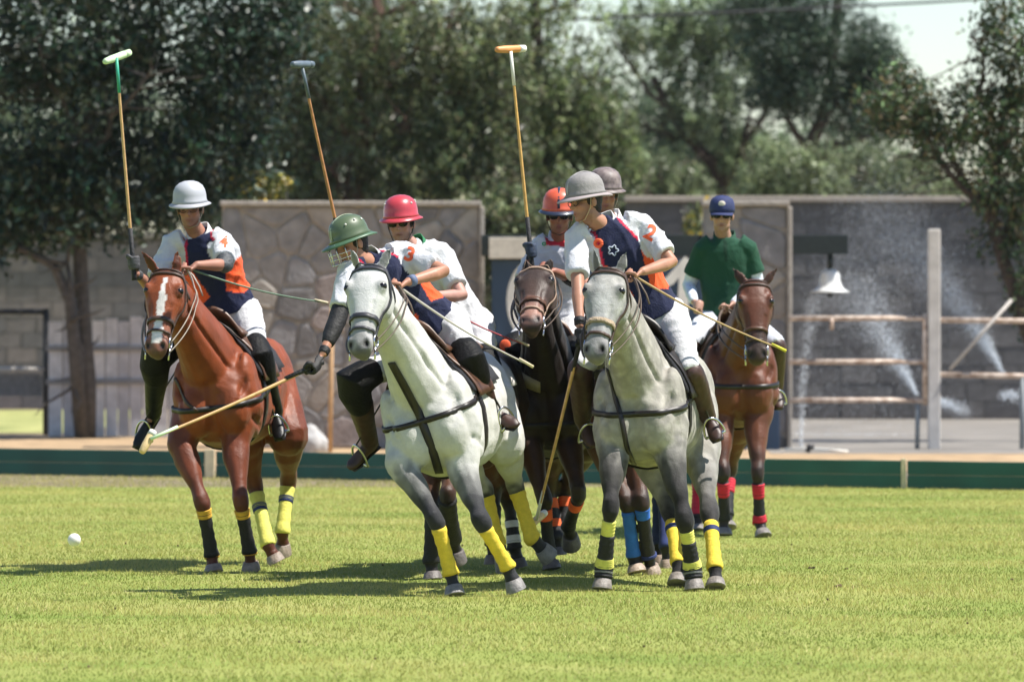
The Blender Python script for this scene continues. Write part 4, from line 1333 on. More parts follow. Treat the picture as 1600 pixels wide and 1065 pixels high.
# ---- leg wrap materials
Y = mat('wrap_yellow', (0.72, 0.52, 0.045), .85, var=.1, scale=30, bump=.3)
YL = mat('wrap_lime', (0.68, 0.64, 0.13), .85, var=.1, scale=30, bump=.3)
BK = mat('wrap_black', (0.009, 0.009, 0.011), .7, var=.3, bump=.3)
NV = mat('wrap_navy', (0.02, 0.035, 0.13), .8, var=.2)
BL = mat('wrap_blue', (0.02, 0.13, 0.5), .8, var=.15, bump=.3)
RD = mat('wrap_red', (0.55, 0.015, 0.04), .8, var=.15, bump=.3)
OR = mat('wrap_orange', (0.8, 0.13, 0.03), .8, var=.15, bump=.3)
WH = mat('wrap_white', (0.7, 0.69, 0.68), .8, var=.1, bump=.3)
GY = mat('boot_grey', (0.3, 0.3, 0.3), .7, var=.2, bump=.3)

coat_m = dict(grey=mat_attr('coat_grey', .68, .2, .20, 5, .22, 130, dapple=.36, sheen=.1, fold=(9, .20, .035, 1.2)), white=mat_attr('coat_white', .68, .2, .13, 5, .22, 130, dapple=.08, sheen=.1, fold=(9, .18, .035, 1.2)), brown=mat_attr('coat_brown', .48, .32, .22, 7, .2, 130, sheen=.05, fold=(9, .18, .035, 1.2)))

GREYW = dict(body=(.51, .50, .465), neck=(.53, .52, .485), head=(.55, .545, .53), nose=(.36, .35, .345), muzzle=(.11, .105, .11), leg_up=(.52, .51, .48), leg_lo=(.026, .026, .03), fade_f=(0.9, 2.5), fade_h=(2.4, 4.3), tail=(.4, .38, .35), hoof=(.20, .185, .175), mat=coat_m['white'], eartip=(.4, .4, .4))
def legs_dark(c, p, h):
    return c
h1 = make_horse('front', 'white-grey horse at the front with yellow leg wraps, ridden in a green helmet', 36.0, dict(
    chest=(664, 668, .02), hip=(742, 628, 1.5), roll=17, w=1.02, poll=(579, 420, -.30), muzzle=(562, 552, -.60), face=(-.32, -1, .35), hs=1.16,
    ear_r=(547, 385), ear_l=(612, 383),
    rf=[(626, 724, .10), (682, 812, -.06), (705, 897, .02), (712, 931, -.02)],
    lf=[(722, 732, .10), (752, 815, -.10), (794, 886, .03), (808, 922, .04)],
    rh=[(712, 702, 1.0), (758, 768, 1.35), (778, 850, 1.25), (790, 886, 1.3)],
    lh=[(786, 692, 1.0), (806, 762, 1.32), (832, 842, 1.22), (858, 868, 1.28)]), GREYW)
GREY2 = dict(GREYW, body=(.40, .375, .325), neck=(.39, .365, .315), head=(.46, .455, .435), leg_up=(.36, .34, .31), leg_lo=(.022, .02, .021), fade_f=(0.3, 2.3), fade_h=(1.8, 4.6), mat=coat_m['grey'], hoof=(.2, .175, .155), muzzle=(.2, .19, .2))
h2 = make_horse('right', 'dappled grey horse with yellow wraps and black boots, ridden in a grey helmet', 36.6, dict(
    chest=(992, 652, .02), hip=(1052, 622, 1.5), roll=3, w=1.0, poll=(952, 425, -.30), muzzle=(929, 560, -.60), face=(-.28, -1, .35), hs=1.16,
    ear_r=(928, 386), ear_l=(979, 390),
    rf=[(958, 712, .10), (954, 792, -.12), (944, 885, .0), (941, 920, -.02)],
    lf=[(1046, 708, .10), (1070, 812, -.10), (1082, 886, .0), (1086, 921, -.02)],
    rh=[(1010, 705, .95), (1048, 800, .72), (1060, 880, .42), (1059, 914, .35)],
    lh=[(1092, 695, .90), (1109, 800, .45), (1117, 888, .16), (1119, 919, .10)]), GREY2)
CHEST = dict(body=(.215, .047, .011), neck=(.20, .043, .010), head=(.215, .050, .013), muzzle=(.10, .05, .035), nose=(.25, .10, .06), leg_up=(.14, .033, .012), leg_lo=(.085, .022, .010), tail=(.16, .05, .02), hoof=(.26, .205, .165), mat=coat_m['brown'], blaze=(.12, .90, .014, .027, -.004), eartip=(.14, .04, .02))
h3 = make_horse('left', 'chestnut horse with white blaze and black and lime leg wraps at left', 38.9, dict(
    chest=(330, 628, .02), hip=(402, 598, 1.5), roll=7, w=1.0, poll=(263, 426, -.30), muzzle=(243, 553, -.58), face=(-.16, -1, .35), hs=1.14,
    ear_r=(221, 391), ear_l=(276, 387),
    rf=[(283, 697, .10), (316, 783, -.10), (331, 868, .0), (335, 894, -.02)],
    lf=[(367, 692, .10), (376, 785, -.12), (390, 862, .0), (393, 890, .02)],
    rh=[(382, 690, .95), (399, 762, 1.05), (419, 852, .8), (433, 878, .8)],
    lh=[(450, 680, .95), (450, 752, 1.3), (441, 832, 1.15), (442, 864, 1.2)]), CHEST)
DBAY = dict(body=(.020, .010, .007), neck=(.017, .009, .006), head=(.032, .017, .012), muzzle=(.02, .016, .014), leg_up=(.06, .028, .014), leg_lo=(.012, .010, .010), tail=(.012, .01, .01), hoof=(.12, .105, .10), mat=coat_m['brown'])
h4 = make_horse('behind', 'dark bay horse mostly hidden behind the white-grey front horse', 38.0, dict(
    chest=(690, 650, .0), hip=(770, 622, 1.5), roll=4, w=.95, poll=(652, 470, -.2), muzzle=(632, 590, -.45), face=(-.2, -1, .4),
    ear_r=(640, 438), ear_l=(668, 438),
    rf=[(668, 715, .12), (676, 790, -.05), (674, 878, .0), (677, 906, -.02)],
    lf=[(712, 715, .12), (698, 775, -.22), (708, 842, .12), (716, 876, .18)],
    rh=[(752, 700, .9), (772, 765, 1.2), (770, 850, 1.0), (772, 880, 1.0)],
    lh=[(772, 700, 1.0), (795, 778, 1.35), (804, 856, 1.3), (811, 886, 1.3)]), dict(DBAY, leg_up=(.10, .038, .016)))
h5 = make_horse('centre', 'dark bay horse with orange leg bands between the two grey horses', 39.1, dict(
    chest=(852, 640, .02), hip=(885, 620, 1.5), roll=2, w=.98, poll=(838, 425, -.42), muzzle=(829, 512, -.86), face=(-.12, -.8, .8), hs=1.14,
    ear_r=(822, 403), ear_l=(862, 402),
    rf=[(825, 690, .10), (850, 778, -.10), (858, 860, .02), (863, 889, .0)],
    lf=[(888, 692, .10), (905, 772, -.28), (888, 822, .12), (893, 848, .24)],
    rh=[(862, 690, .95), (858, 765, 1.2), (870, 840, 1.1), (872, 866, 1.1)],
    lh=[(915, 690, .95), (884, 762, 1.25), (880, 838, 1.15), (884, 862, 1.15)]), dict(DBAY, nose=(.3, .16, .12), muzzle=(.06, .04, .035), head=(.05, .028, .02)))
BAY = dict(body=(.12, .034, .013), neck=(.10, .028, .011), head=(.10, .03, .013), muzzle=(.04, .022, .016), leg_up=(.11, .034, .014), leg_lo=(.018, .013, .012), tail=(.02, .014, .012), hoof=(.2, .18, .165), mat=coat_m['brown'], fade_f=(2.2, 4.2), fade_h=(2.2, 4.2), eartip=(.05, .02, .012))
h6 = make_horse('hidden', 'dark bay horse with blue leg wraps half hidden behind the dappled grey', 38.5, dict(
    chest=(972, 640, .0), hip=(1020, 615, 1.5), roll=3, w=.95, poll=(948, 478, -.1), muzzle=(932, 585, -.32), face=(-.2, -1, .4),
    ear_r=(938, 445), ear_l=(962, 445),
    rf=[(940, 700, .10), (980, 785, -.12), (990, 868, .0), (996, 894, -.02)],
    lf=[(990, 702, .10), (1002, 785, -.15), (1013, 868, .02), (1019, 895, .06)],
    rh=[(1000, 690, .95), (1030, 765, 1.25), (1030, 850, 1.1), (1034, 880, 1.1)],
    lh=[(1040, 690, .95), (1038, 775, 1.2), (1042, 856, .9), (1046, 888, .9)]), dict(DBAY, body=(.08, .03, .014), leg_up=(.09, .034, .015), hoof=(.34, .26, .2)))
h7 = make_horse('far', 'bay horse with red leg wraps standing off at right, ridden in a green shirt', 44.0, dict(
    chest=(1160, 600, .02), hip=(1128, 590, 1.5), roll=0, w=.98, poll=(1179, 442, -.30), muzzle=(1183, 565, -.55), face=(.06, -1, .35), hs=1.16,
    ear_r=(1145, 419), ear_l=(1215, 418), ear_dd=.02,
    rf=[(1127, 668, .10), (1130, 738, -.10), (1131, 812, .02), (1131, 836, .0)],
    lf=[(1182, 668, .10), (1184, 740, -.08), (1187, 815, .0), (1193, 840, -.06)],
    rh=[(1098, 665, .95), (1092, 735, 1.2), (1090, 810, 1.05), (1091, 832, 1.0)],
    lh=[(1150, 665, .95), (1140, 735, 1.2), (1136, 805, 1.05), (1138, 826, 1.0)]), BAY)

# ---- leg gear
for k_ in ('rf', 'lf'):
    leg_wrap(h1, k_, [(.14, 1.12, Y, .006)])
leg_wrap(h1, 'lh', [(.08, 1.1, Y, .006)]); leg_wrap(h1, 'rh', [(.08, 1.1, Y, .006)])
for k_ in ('rf', 'lf'):
    leg_wrap(h2, k_, [(.22, .52, YL, .005), (.46, 1.05, BK, .010), (.84, 1.0, YL, .014), (1.05, 1.95, BK, .014)])
    leg_wrap(h2, k_, [(1.4, 1.55, GY, .018)], 'boot_strap')
for k_ in ('rh', 'lh'):
    leg_wrap(h2, k_, [(.2, 1.05, Y, .005), (.3, .38, NV, .008)])
for k_ in ('rf', 'lf'):
    leg_wrap(h3, k_, [(.16, 1.12, BK, .006), (.14, .3, mat('wrap_gold', (0.62, 0.36, 0.04), .8, var=.15), .008), (1.1, 1.25, MATS['wrap_gold'], .004)])
for k_ in ('rh', 'lh'):
    leg_wrap(h3, k_, [(.1, 1.05, YL, .006), (.3, .42, NV, .008)])
leg_wrap(h4, 'rf', [(.1, 1.1, BK, .012)]); leg_wrap(h4, 'lf', [(.05, 1.0, BK, .016)]); leg_wrap(h4, 'rh', [(.3, 1, BK, .01)])
leg_wrap(h4, 'lh', [(.45, .6, WH, .006), (.74, .9, WH, .006), (.4, 1.1, BK, .003)])
for k_ in ('rf', 'lf', 'rh', 'lh'):
    leg_wrap(h5, k_, [(.18, 1.15, BK, .004), (.2, .42, OR, .007)])
leg_wrap(h5, 'rh', [(.62, .8, OR, .007)]); leg_wrap(h5, 'rf', [(1.45, 1.6, GY, .008)], 'boot_strap')
leg_wrap(h6, 'rf', [(.15, 1.1, BL, .005)]); leg_wrap(h6, 'lf', [(.1, .3, BL, .006), (.25, 1.15, BK, .006), (.95, 1.15, NV, .01)])
leg_wrap(h6, 'lh', [(.15, 1.05, NV, .006)]); leg_wrap(h6, 'rh', [(.15, 1.05, NV, .006)])
for k_ in ('rf', 'lf', 'rh', 'lh'):
    leg_wrap(h7, k_, [(.18, 1.1, BK, .005), (.2, .5, RD, .008)] + ([(.85, 1.08, RD, .009)] if k_ == 'lf' else [(.5, .95, RD, .009)] if k_ == 'rh' else []))

# ---- bridles, straps, saddles
BRN = mat('bridle_brown', (0.05, 0.026, 0.016), .5, var=.3)
bridle(h1, mat('bridle_dark', (0.028, 0.028, 0.034), .5, var=.3), w=.022)
bridle(h2, BRN, mat('sheepskin', (0.36, 0.28, 0.19), .95, bump=.8), w=.022)
bridle(h3, BRN, w=.019); bridle(h4, BRN); bridle(h5, mat('bridle_pale', (0.3, 0.2, 0.14), .6), LEATHERB, w=.02)
bridle(h6, BRN); bridle(h7, BRN, LEATHERB, w=.018)
px_strap(h1, 'martingale', [(612, 565), (632, 602), (652, 640), (672, 690), (688, 742)], .05, LEATHER)
breast_collar(h1, LEATHER, drop=.04)
px_strap(h2, 'martingale', [(950, 575), (962, 620), (972, 660), (980, 705), (1000, 738)], .03, LEATHER)
breast_collar(h2, LEATHER, drop=.02)
px_strap(h3, 'martingale', [(262, 572), (280, 600), (292, 630), (312, 645)], .022, BRN)
breast_collar(h3, LEATHER, drop=-.04)
for h_ in (h4, h5, h6): breast_collar(h_, LEATHER)
px_strap(h5, 'breast_pad', [(818, 592), (834, 600), (850, 606)], .10, mat('pad_beige', (0.42, 0.36, 0.24), .9, bump=.4))
breast_collar(h7, LEATHER, drop=-.02)
PADW = mat('cloth_white', (0.6, 0.58, 0.55), .9, bump=.3); PADB = mat('cloth_blue', (0.05, 0.11, 0.25), .9, bump=.3); PADK = mat('cloth_black', (0.02, 0.02, 0.025), .9, bump=.3)
for h_, pm, sm in ((h1, PADK, LEATHERB), (h2, PADK, LEATHER), (h3, PADK, LEATHERB), (h4, PADW, LEATHERB), (h5, PADB, LEATHERB), (h6, PADW, LEATHERB), (h7, PADK, LEATHERB)):
    h_.saddle = saddle(h_, pm, sm)
# ================================================================== riders
SKIN = mat_attr('skin', .5, .4, .06, 20, .05, 80)
CLOTH = mat_attr('shirt_cloth', .85, .25, .05, 30, .25, 90, sheen=.1, fold=(6, .2, .05, 1.4))
BREECH = mat('breeches_white', (0.57, 0.567, 0.58), .85, var=.05, scale=12, bump=.25, bscale=70, fold=(6, .2, .05, 1.4))
NAVYC, ORG, WHT, REDC = (.012, .016, .05), (.82, .10, .025), (.58, .585, .62), (.6, .02, .06)
GLASS = mat('sunglass_lens', (0.006, 0.006, 0.009), .25, spec=.35)
HAIR = mat('hair_dark', (0.014, 0.010, 0.008), .55, var=.3, bump=.6, bscale=140)
BOOTK = mat('boot_black', (0.0035, 0.0035, 0.004), .42, var=.3, spec=.3, bump=.12, bscale=30)
BOOTB = mat('boot_brown', (0.045, 0.019, 0.013), .48, var=.35, bump=.12, bscale=30)
GUARDK = mat('guard_black', (0.0035, 0.0035, 0.004), .6, var=.25, spec=.2, bump=.3)
GLOVEK = mat('glove_black', (0.008, 0.008, 0.010), .65, var=.4, bump=.3)
GLOVEG = mat('glove_grey', (0.06, 0.06, 0.064), .7, var=.6, scale=50, bump=.3)
ORGM = mat('print_orange', (0.85, 0.12, 0.04), .8, var=.05)

def hand(mb, wrist, G, ax, infl=0.0, palm_hint=None):
    """a fist closed round a grip at G with axis ax: palm, four curled fingers, thumb"""
    d = (G - wrist)
    a_, d_, n_ = frame(ax, d)          # a: along the grip, d: away from the wrist, n: round it
    back = G - d_ * .030
    wv = lerp(wrist, back, .5)
    mb.loft([(wrist, a_, n_, .030 + infl, .021 + infl, .021 + infl), (wv, a_, n_, .037 + infl, .019 + infl, .019 + infl), (back + n_ * .012, a_, n_, .043 + infl, .017 + infl, .016 + infl), (G + n_ * .030 - d_ * .004, a_, n_, .043 + infl, .012 + infl, .012 + infl)], 14)
    for i, (off, rr, ln) in enumerate(((.033, .0098, 1.0), (.0115, .0102, 1.08), (-.0105, .0100, 1.02), (-.031, .0086, .85))):
        C = G + a_ * off
        Rr = .027 * (1.0 if i < 3 else .92)
        pts, ra = [], []
        for s in range(8):
            ph = R(78 + (285 - 78) * ln * s / 7 * .97)
            pts.append(C - d_ * math.cos(ph) * Rr + n_ * math.sin(ph) * (Rr + (.006 if s < 3 else 0)))
            ra.append((rr + infl) * (1 - .035 * s))
        mb.tube(pts, ra, 8); mb.ball(pts[-1], ra[-1], nu=8, nv=6); mb.ball(pts[0], ra[0] * 1.12, nu=8, nv=6)
    C = G + a_ * .046
    pts = [back + a_ * .028 - n_ * .006, back + a_ * .042 - n_ * .024, C - n_ * .030 + d_ * .002, C - n_ * .026 + d_ * .022, C - n_ * .008 + d_ * .034]
    mb.tube(pts, [.014 + infl, .0135 + infl, .0115 + infl, .0105 + infl, .009 + infl], 8); mb.ball(pts[-1], .009 + infl, nu=8, nv=6)

def head_shape(mb, c, f, u, r):
    b = lambda x, y, z, rx, ry, rz: mb.ball(c + r * x + f * y + u * z, 0, (r * rx, f * ry, u * rz))
    b(0, -.012, .035, .077, .097, .088)
    b(0, .020, -.035, .062, .070, .082)
    b(0, .042, -.075, .048, .045, .040)
    b(0, .070, -.100, .024, .022, .018)
    b(0, .080, .018, .050, .018, .014)
    b(0, .088, -.012, .010, .020, .026)
    b(0, .104, -.030, .014, .016, .012)
    b(0, .083, -.064, .023, .013, .007)
    b(0, .080, -.075, .021, .013, .007)
    for s in (-1, 1):
        b(s * .038, .062, -.028, .022, .022, .022)
        b(s * .079, -.010, -.012, .010, .022, .033)
        b(s * .045, .005, -.075, .016, .045, .022)

def bvh_of(me):
    return BVHTree.FromPolygons([V(v) for v in co_of(me)], [tuple(p.vertices) for p in me.polygons])

def helmet(parent, c, f, u, r, m, brim_m, label=None, seam=None, vents=None, visor=.055, sc=1.0):
    """polo helmet: deep dome, moulded brim longer in front"""
    n = 36
    prof = [(.96, -.006, 0), (1.0, -.010, .75), (1.0, -.012, 1.0), (1.0, -.004, 1.0), (1.02, .006, .25), (1.0, .022, 0), (.985, .055, 0), (.93, .085, 0), (.80, .112, 0), (.58, .132, 0), (.30, .143, 0), (.05, .146, 0)]
    def ring(s, z, br):
        o = []
        for j in range(n):
            t = 2 * math.pi * j / n
            ct, st = math.cos(t), math.sin(t)
            ext = br * ((.027 + visor * max(0, ct) ** 2.2 + .020 * max(0, -ct) ** 2))
            zz = z - (br * (.010 * max(0, ct) ** 2 + .012 * max(0, -ct) ** 2))
            o.append(c + f * (ct * (.124 * s * sc + ext)) + r * (st * (.108 * s * sc + ext)) + u * (zz * sc))
        return o
    k = MB(); k.ring_loft([ring(*q) for q in prof[4:]]); h_ = k.build('helmet', m, parent, label=label)
    k = MB(); k.ring_loft([ring(*q) for q in prof[:5]], cap=False); k.ring_loft([ring(.955, -.004, 0), ring(.93, .03, 0), ring(.6, .10, 0), ring(.05, .12, 0)], cap=False)
    k.build('brim', brim_m, h_)
    if seam:
        k = MB(); k.tube([c + f * (math.cos(t) * .126 * sc * (1 if abs(math.cos(t)) < .9 else 1.0)) + u * (.012 + math.sin(t) ** .8 * .137) * sc for t in np.linspace(.04, math.pi - .04, 24)], .0085, 8, flat=.35, hint=tuple(r)); k.build('seam_strip', seam, h_)
    if vents:
        for s in (-1, 1):
            for t, z in ((.5, .085), (-.1, .095), (-.6, .085)):
                q = c + f * (t * .098) * sc + r * (s * .084 * math.sqrt(max(.1, 1 - t * t * .6))) * sc + u * z * sc
                kk = MB(); kk.ball(q + (q - c).normalized() * .012, .0075, nu=10, nv=6); kk.build('vent', vents, h_)
    return h_

def chin_strap(parent, h_, c, f, u, r, m):
    k = MB()
    for s in (-1, 1):
        k.tube([c + r * s * .090 + f * .01 + u * .03, c + r * s * .078 + f * .018 - u * .04, c + r * s * .048 + f * .050 - u * .108, c + f * .062 - u * .124], .006, 6, flat=.4)
    k.build('chin_strap', m, h_)

def sunglasses(parent, c, f, u, r, lens, name='sunglasses'):
    k = MB()
    for s in (-1, 1):
        if lens.name in ('clear_dark', 'glass_frame'):
            k.tube([c + r * (s * .033 + math.cos(t) * .026) + f * (.096 - .006 * abs(math.cos(t))) + u * (-.004 + math.sin(t) * .017) for t in np.linspace(0, 2 * np.pi, 15)], .0026, 6)
        else: k.ball(c + r * s * .033 + f * .094 - u * .002, 0, (r * .030, f * .009, u * .019), nu=16, nv=10)
        k.tube([c + r * s * .060 + f * .088 + u * .006, c + r * s * .078 + f * .03 + u * .008, c + r * s * .082 - f * .02 + u * .006], .0035, 6)
    k.tube([c - r * .012 + f * .104 + u * .004, c + r * .012 + f * .104 + u * .004], .004, 6)
    return k.build(name, lens, parent)

def decal_text(parent, bvh, txt, centre, right, up, look, size, m, name):
    """flat print laid on the cloth: glyph outline meshed finely, dropped onto the surface"""
    cu = bpy.data.curves.new(name, 'FONT'); cu.body = txt; cu.align_x = 'CENTER'; cu.align_y = 'CENTER'; cu.size = size
    cu.resolution_u = 3; cu.offset = size * .03
    o = bpy.data.objects.new(name, cu); col.objects.link(o)
    dg = bpy.context.evaluated_depsgraph_get(); dg.update()
    me = bpy.data.meshes.new_from_object(o.evaluated_get(dg))
    bpy.data.objects.remove(o); bpy.data.curves.remove(cu)
    bm = bmesh.new(); bm.from_mesh(me)
    bmesh.ops.triangulate(bm, faces=bm.faces)
    bmesh.ops.subdivide_edges(bm, edges=[e for e in bm.edges if e.calc_length() > size * .12], cuts=2, use_grid_fill=True)
    for v in bm.verts:
        p = centre + right * v.co.x + up * v.co.y
        loc, no, _, _ = bvh.ray_cast(p - look * .25, look, .6)
        v.co = (loc if loc else p) - look * .004
    me2 = bpy.data.meshes.new(name); bm.to_mesh(me2); bm.free(); bpy.data.meshes.remove(me)
    return put(name, me2, m, parent)

def person(label, D, J, face, up=(0, 0, 1), style=None, group='polo riders'):
    st = style
    g = {k: P(v[0], v[1], D + v[2]) for k, v in J.items()}
    c = g['head']
    f, u, r = frame(V(face), V(up))
    # u is made square to f; r = the person's right
    r = f.cross(u)
    pel = g['pelvis']
    root = empty('person', V((pel.x, pel.y, pel.z - .12)), label, 'person', group)
    neck = g['neck']
    shR, shL = g['shR'], g['shL']
    lat = (shR - shL).normalized()
    spine = (neck - pel)
    sp, lt, fr = frame(spine, lat)          # sp up the spine, lt to the right, fr = sp x lt
    front = -(sp.cross(lt)) if (-(sp.cross(lt))).dot(f) > 0 else sp.cross(lt)
    hl = (g['knR'] - g['knL']); hl = (hl - sp * hl.dot(sp)).normalized() if hl.length > .05 else lt
    plat = lerp(hl, lt, .35).normalized()
    hipR, hipL = pel + plat * .105 - sp * .02, pel - plat * .105 - sp * .02
    arms = {'R': (shR, g['elR'], g['wrR']), 'L': (shL, g['elL'], g['wrL'])}
    legs = {'R': (hipR, g['knR'], g['anR'], g['toR']), 'L': (hipL, g['knL'], g['anL'], g['toL'])}
    # ---------------- body
    mb = MB()
    head_shape(mb, c, f, u, r)
    mb.tube([c - u * .035 - f * .02, c - u * .10 - f * .018, lerp(c - u * .13 - f * .02, neck, .6), neck - sp * .04], [.060, .058, .058, .062], 14)
    def torso(infl):
        S = []
        Ls = spine.length
        for t, w, dp in ((-.14, .09, .085), (-.07, .150, .112), (.06, .166, .118), (.28, .158, .108), (.5, .172, .117), (.72, .188, .124), (.86, .172, .110), (.96, .105, .080), (1.01, .062, .062)):
            bend = front * (.03 * math.sin(math.pi * max(0, min(1, t))) * -1.0)
            l_ = lerp(plat, lt, max(0, min(1, t)))
            _, l2, _ = frame(sp, l_)
            fr2 = l2.cross(sp)
            if fr2.dot(front) < 0: fr2 = -fr2
            S.append((pel + spine * t + bend, l2, fr2, w + infl, dp + infl, dp * .92 + infl))
        return S
    mb.loft(torso(-.02), 18)
    hands = {}
    for s in 'RL':
        sh, el, wr = arms[s]
        mb.limb([lerp(sh, neck, .25), sh, lerp(sh, el, .5), el, lerp(el, wr, .3), lerp(el, wr, .75), wr], [.05, .056, .047, .040, .042, .031, .027], 12)
        G = g['gr' + s]
        ax = g['ax' + s] - G if 'ax' + s in g else V((.2, .2, 1))
        hand(mb, wr, G, ax)
        hands[s] = (wr, G, ax)
        hp_, kn, an, to = legs[s]
        mb.limb([hp_, lerp(hp_, kn, .5), kn, lerp(kn, an, .35), an], [.085, .070, .052, .05, .038], 12)
        mb.limb([an, lerp(an, to, .4) + (an - kn).normalized() * .025, lerp(an, to, .85) + (an - kn).normalized() * .035], [.034, .022, .012], 10)
    me = mb.remeshed('body', .0085, 2, .5)
    p = co_of(me)
    sk = A(st.get('skin', (.40, .205, .135)))
    colr = np.tile(sk, (len(p), 1))
    q = p - A(c); hx, hy, hz = q @ A(r), q @ A(f), q @ A(u)
    hd = np.linalg.norm(q, axis=1) < .17
    colr *= (1 - .10 * np.sin(p @ A((23, 31, 27))) * .5)[:, None]
    e = hd * np.exp(-((hz + .069) / .008) ** 2 - (hx / .022) ** 2) * (hy > .06); colr = colr * (1 - e)[:, None] + A((.30, .08, .07)) * e[:, None]
    e = hd * np.exp(-((hz + .0695) / .0022) ** 2 - (hx / .022) ** 2) * (hy > .06); colr *= (1 - .7 * e)[:, None]
    for s in (-1, 1):
        e = hd * np.exp(-((hz - .014) / .006) ** 2 - ((hx - s * .033) / .02) ** 2) * (hy > .05); colr *= (1 - .85 * e)[:, None]
        e = hd * np.exp(-((hz + .004) / .007) ** 2 - ((hx - s * .032) / .012) ** 2) * (hy > .05); colr *= (1 - .8 * e)[:, None]
        e = hd * np.exp(-(((hz + .03) / .02) ** 2 + ((hx - s * .042) / .02) ** 2)) * (hy > .03); colr[:, 1:] *= (1 - .14 * e)[:, None]
    e = hd * np.clip((-hz - .045) / .03, 0, 1) * (hy > .0) * st.get('stubble', .25); colr *= (1 - e)[:, None]
    e = hd * ((hz > .03) & (hy < .08) | ((hy < -.03) & (hz > -.06))); colr = colr * (1 - e)[:, None] + A(st.get('hair', (.015, .011, .009))) * e[:, None]
    paint(me, colr)
    body = put('body', me, SKIN, root)
    if st.get('hair_part', True):
        k = MB(); k.ball(c - f * .030 + u * .012, 0, (r * .083, f * .083, u * .085)); k.ball(c - f * .045 - u * .05, 0, (r * .066, f * .05, u * .045))
        for s in (-1, 1): k.ball(c + r * s * .072 + f * .01 + u * .015, 0, (r * .012, f * .018, u * .045))
        put('hair', k.remeshed('hair', .01, 2), HAIR if 'hair_m' not in st else st['hair_m'], root)
    # ---------------- shirt
    mb = MB(); TS_ = torso(.020)[2:]; q0 = TS_[0]; mb.loft([(q0[0] - spine * .035, q0[1], q0[2], q0[3] + .004, q0[4] + .004, q0[5] + .004)] + TS_, 20)
    mb.tube([neck - sp * .10, neck - sp * .01, lerp(neck, c - u * .13 - f * .02, .3)], [.105, .074, .066], 14)
    cut = st.get('sleeve', .78)
    for s in 'RL':
        sh, el, wr = arms[s]
        mb.ball(sh, .074)
        mb.tube([lerp(sh, neck, .45), sh, lerp(sh, el, .35), lerp(sh, el, cut - .04), lerp(sh, el, cut)], [.092, .081, .073, .077, .070], 14)
        if st.get('long'):
            mb.limb([lerp(sh, el, .6), el, lerp(el, wr, .5), lerp(el, wr, .93)], [.062, .053, .047, .037], 12)
    me = mb.remeshed('shirt', .0105, 3, .5)
    p = co_of(me)
    # local coordinates: x lateral, y up the spine (0 pelvis - 1 neck), z to the front; and how far out on an arm
    q = p - A(pel); Ls = spine.length
    y = (q @ A(sp)) / Ls; x = q @ A(lt); z = q @ A(front)
    arm = np.full(len(p), -1.0)
    for s in 'RL':
        sh, el, wr = arms[s]
        d = A(el - sh); L_ = np.linalg.norm(d); d = d / L_
        t = (p - A(sh)) @ d
        ds = np.linalg.norm(p - A(sh) - np.clip(t, 0, L_)[:, None] * d, axis=1)
        lat_out = ((p - A(sh)) @ A(lt)) * (1 if s == 'R' else -1)
        on = (ds < .098) & ((t > .05) | (lat_out > .02))
        arm[on] = np.maximum(arm[on], t[on])
    colr = st['paint'](x, y, z, arm)
    wrinkle(me, st.get('fold', .011), int(D * 77) + int(J['head'][0]), .10, 6)
    paint(me, colr)
    shirt = put('shirt', me, CLOTH, root, st.get('shirt_label'))
    sb = bvh_of(me)
    # collar
    k = MB()
    ring1, ring2 = [], []
    for j in range(20):
        t = 2 * math.pi * j / 20
        dd = lt * math.cos(t) + front * math.sin(t)
        gap = .018 if math.sin(t) > .85 else 0
        ring1.append(neck - sp * (.012 + .045 * max(0, math.sin(t)) + gap) + dd * .088)
        ring2.append(neck + sp * (.050 - .055 * max(0, math.sin(t)) - gap) + dd * .072)
    k.ring_loft([ring1, [a_ + (a_ - neck).normalized() * .006 for a_ in ring2], ring2, [a_ - (a_ - neck).normalized() * .008 for a_ in ring1]], cap=False)
    k.build('collar', st.get('collar', mat('collar_white', (0.7, 0.7, 0.72), .85)), shirt)
    if 'undershirt' in st:
        for s in 'RL':
            sh, el, wr = arms[s]
            k = MB(); k.limb([lerp(sh, el, .55), el, lerp(el, wr, .5), lerp(el, wr, .95)], [.06, .051, .045, .036], 14)
            mm = k.remeshed('undersleeve', .01, 2); wrinkle(mm, .005, 5, .07); put('undersleeve', mm, st['undershirt'], shirt)
        k = MB(); k.ball(neck - sp * .035 + front * .05, 0, (lt * .045, front * .035, sp * .05)); k.build('undershirt', st['undershirt'], shirt)
    # ---------------- breeches, boots, guards
    mb = MB()
    S = torso(.004)[:3]
    mb.loft([S[0], S[1], S[2], (pel + spine * .10, S[2][1], S[2][2], .160, .112, .106)], 18)
    for s in 'RL':
        hp_, kn, an, to = legs[s]
        mb.limb([hp_, lerp(hp_, kn, .3), lerp(hp_, kn, .65), kn, lerp(kn, an, .16)], [.108, .103, .090, .070, .062], 16)
    me = mb.remeshed('breeches', .013, 3, .5); wrinkle(me, .010, int(D * 31), .13, 6)
    put('breeches', me, st.get('breeches', BREECH), root)
    k = MB(); ring = []
    for dz_, ee in ((-.016, .006), (.016, .006), (.016, -.004), (-.016, -.004)):
        ring.append([pel + spine * .10 + sp * dz_ + S[2][1] * math.cos(t) * (.182 + ee) + S[2][2] * math.sin(t) * ((.130 if math.sin(t) > 0 else .122) + ee) for t in np.linspace(0, 2 * np.pi, 29)[:-1]])
    pass
    bm_ = st['boot']
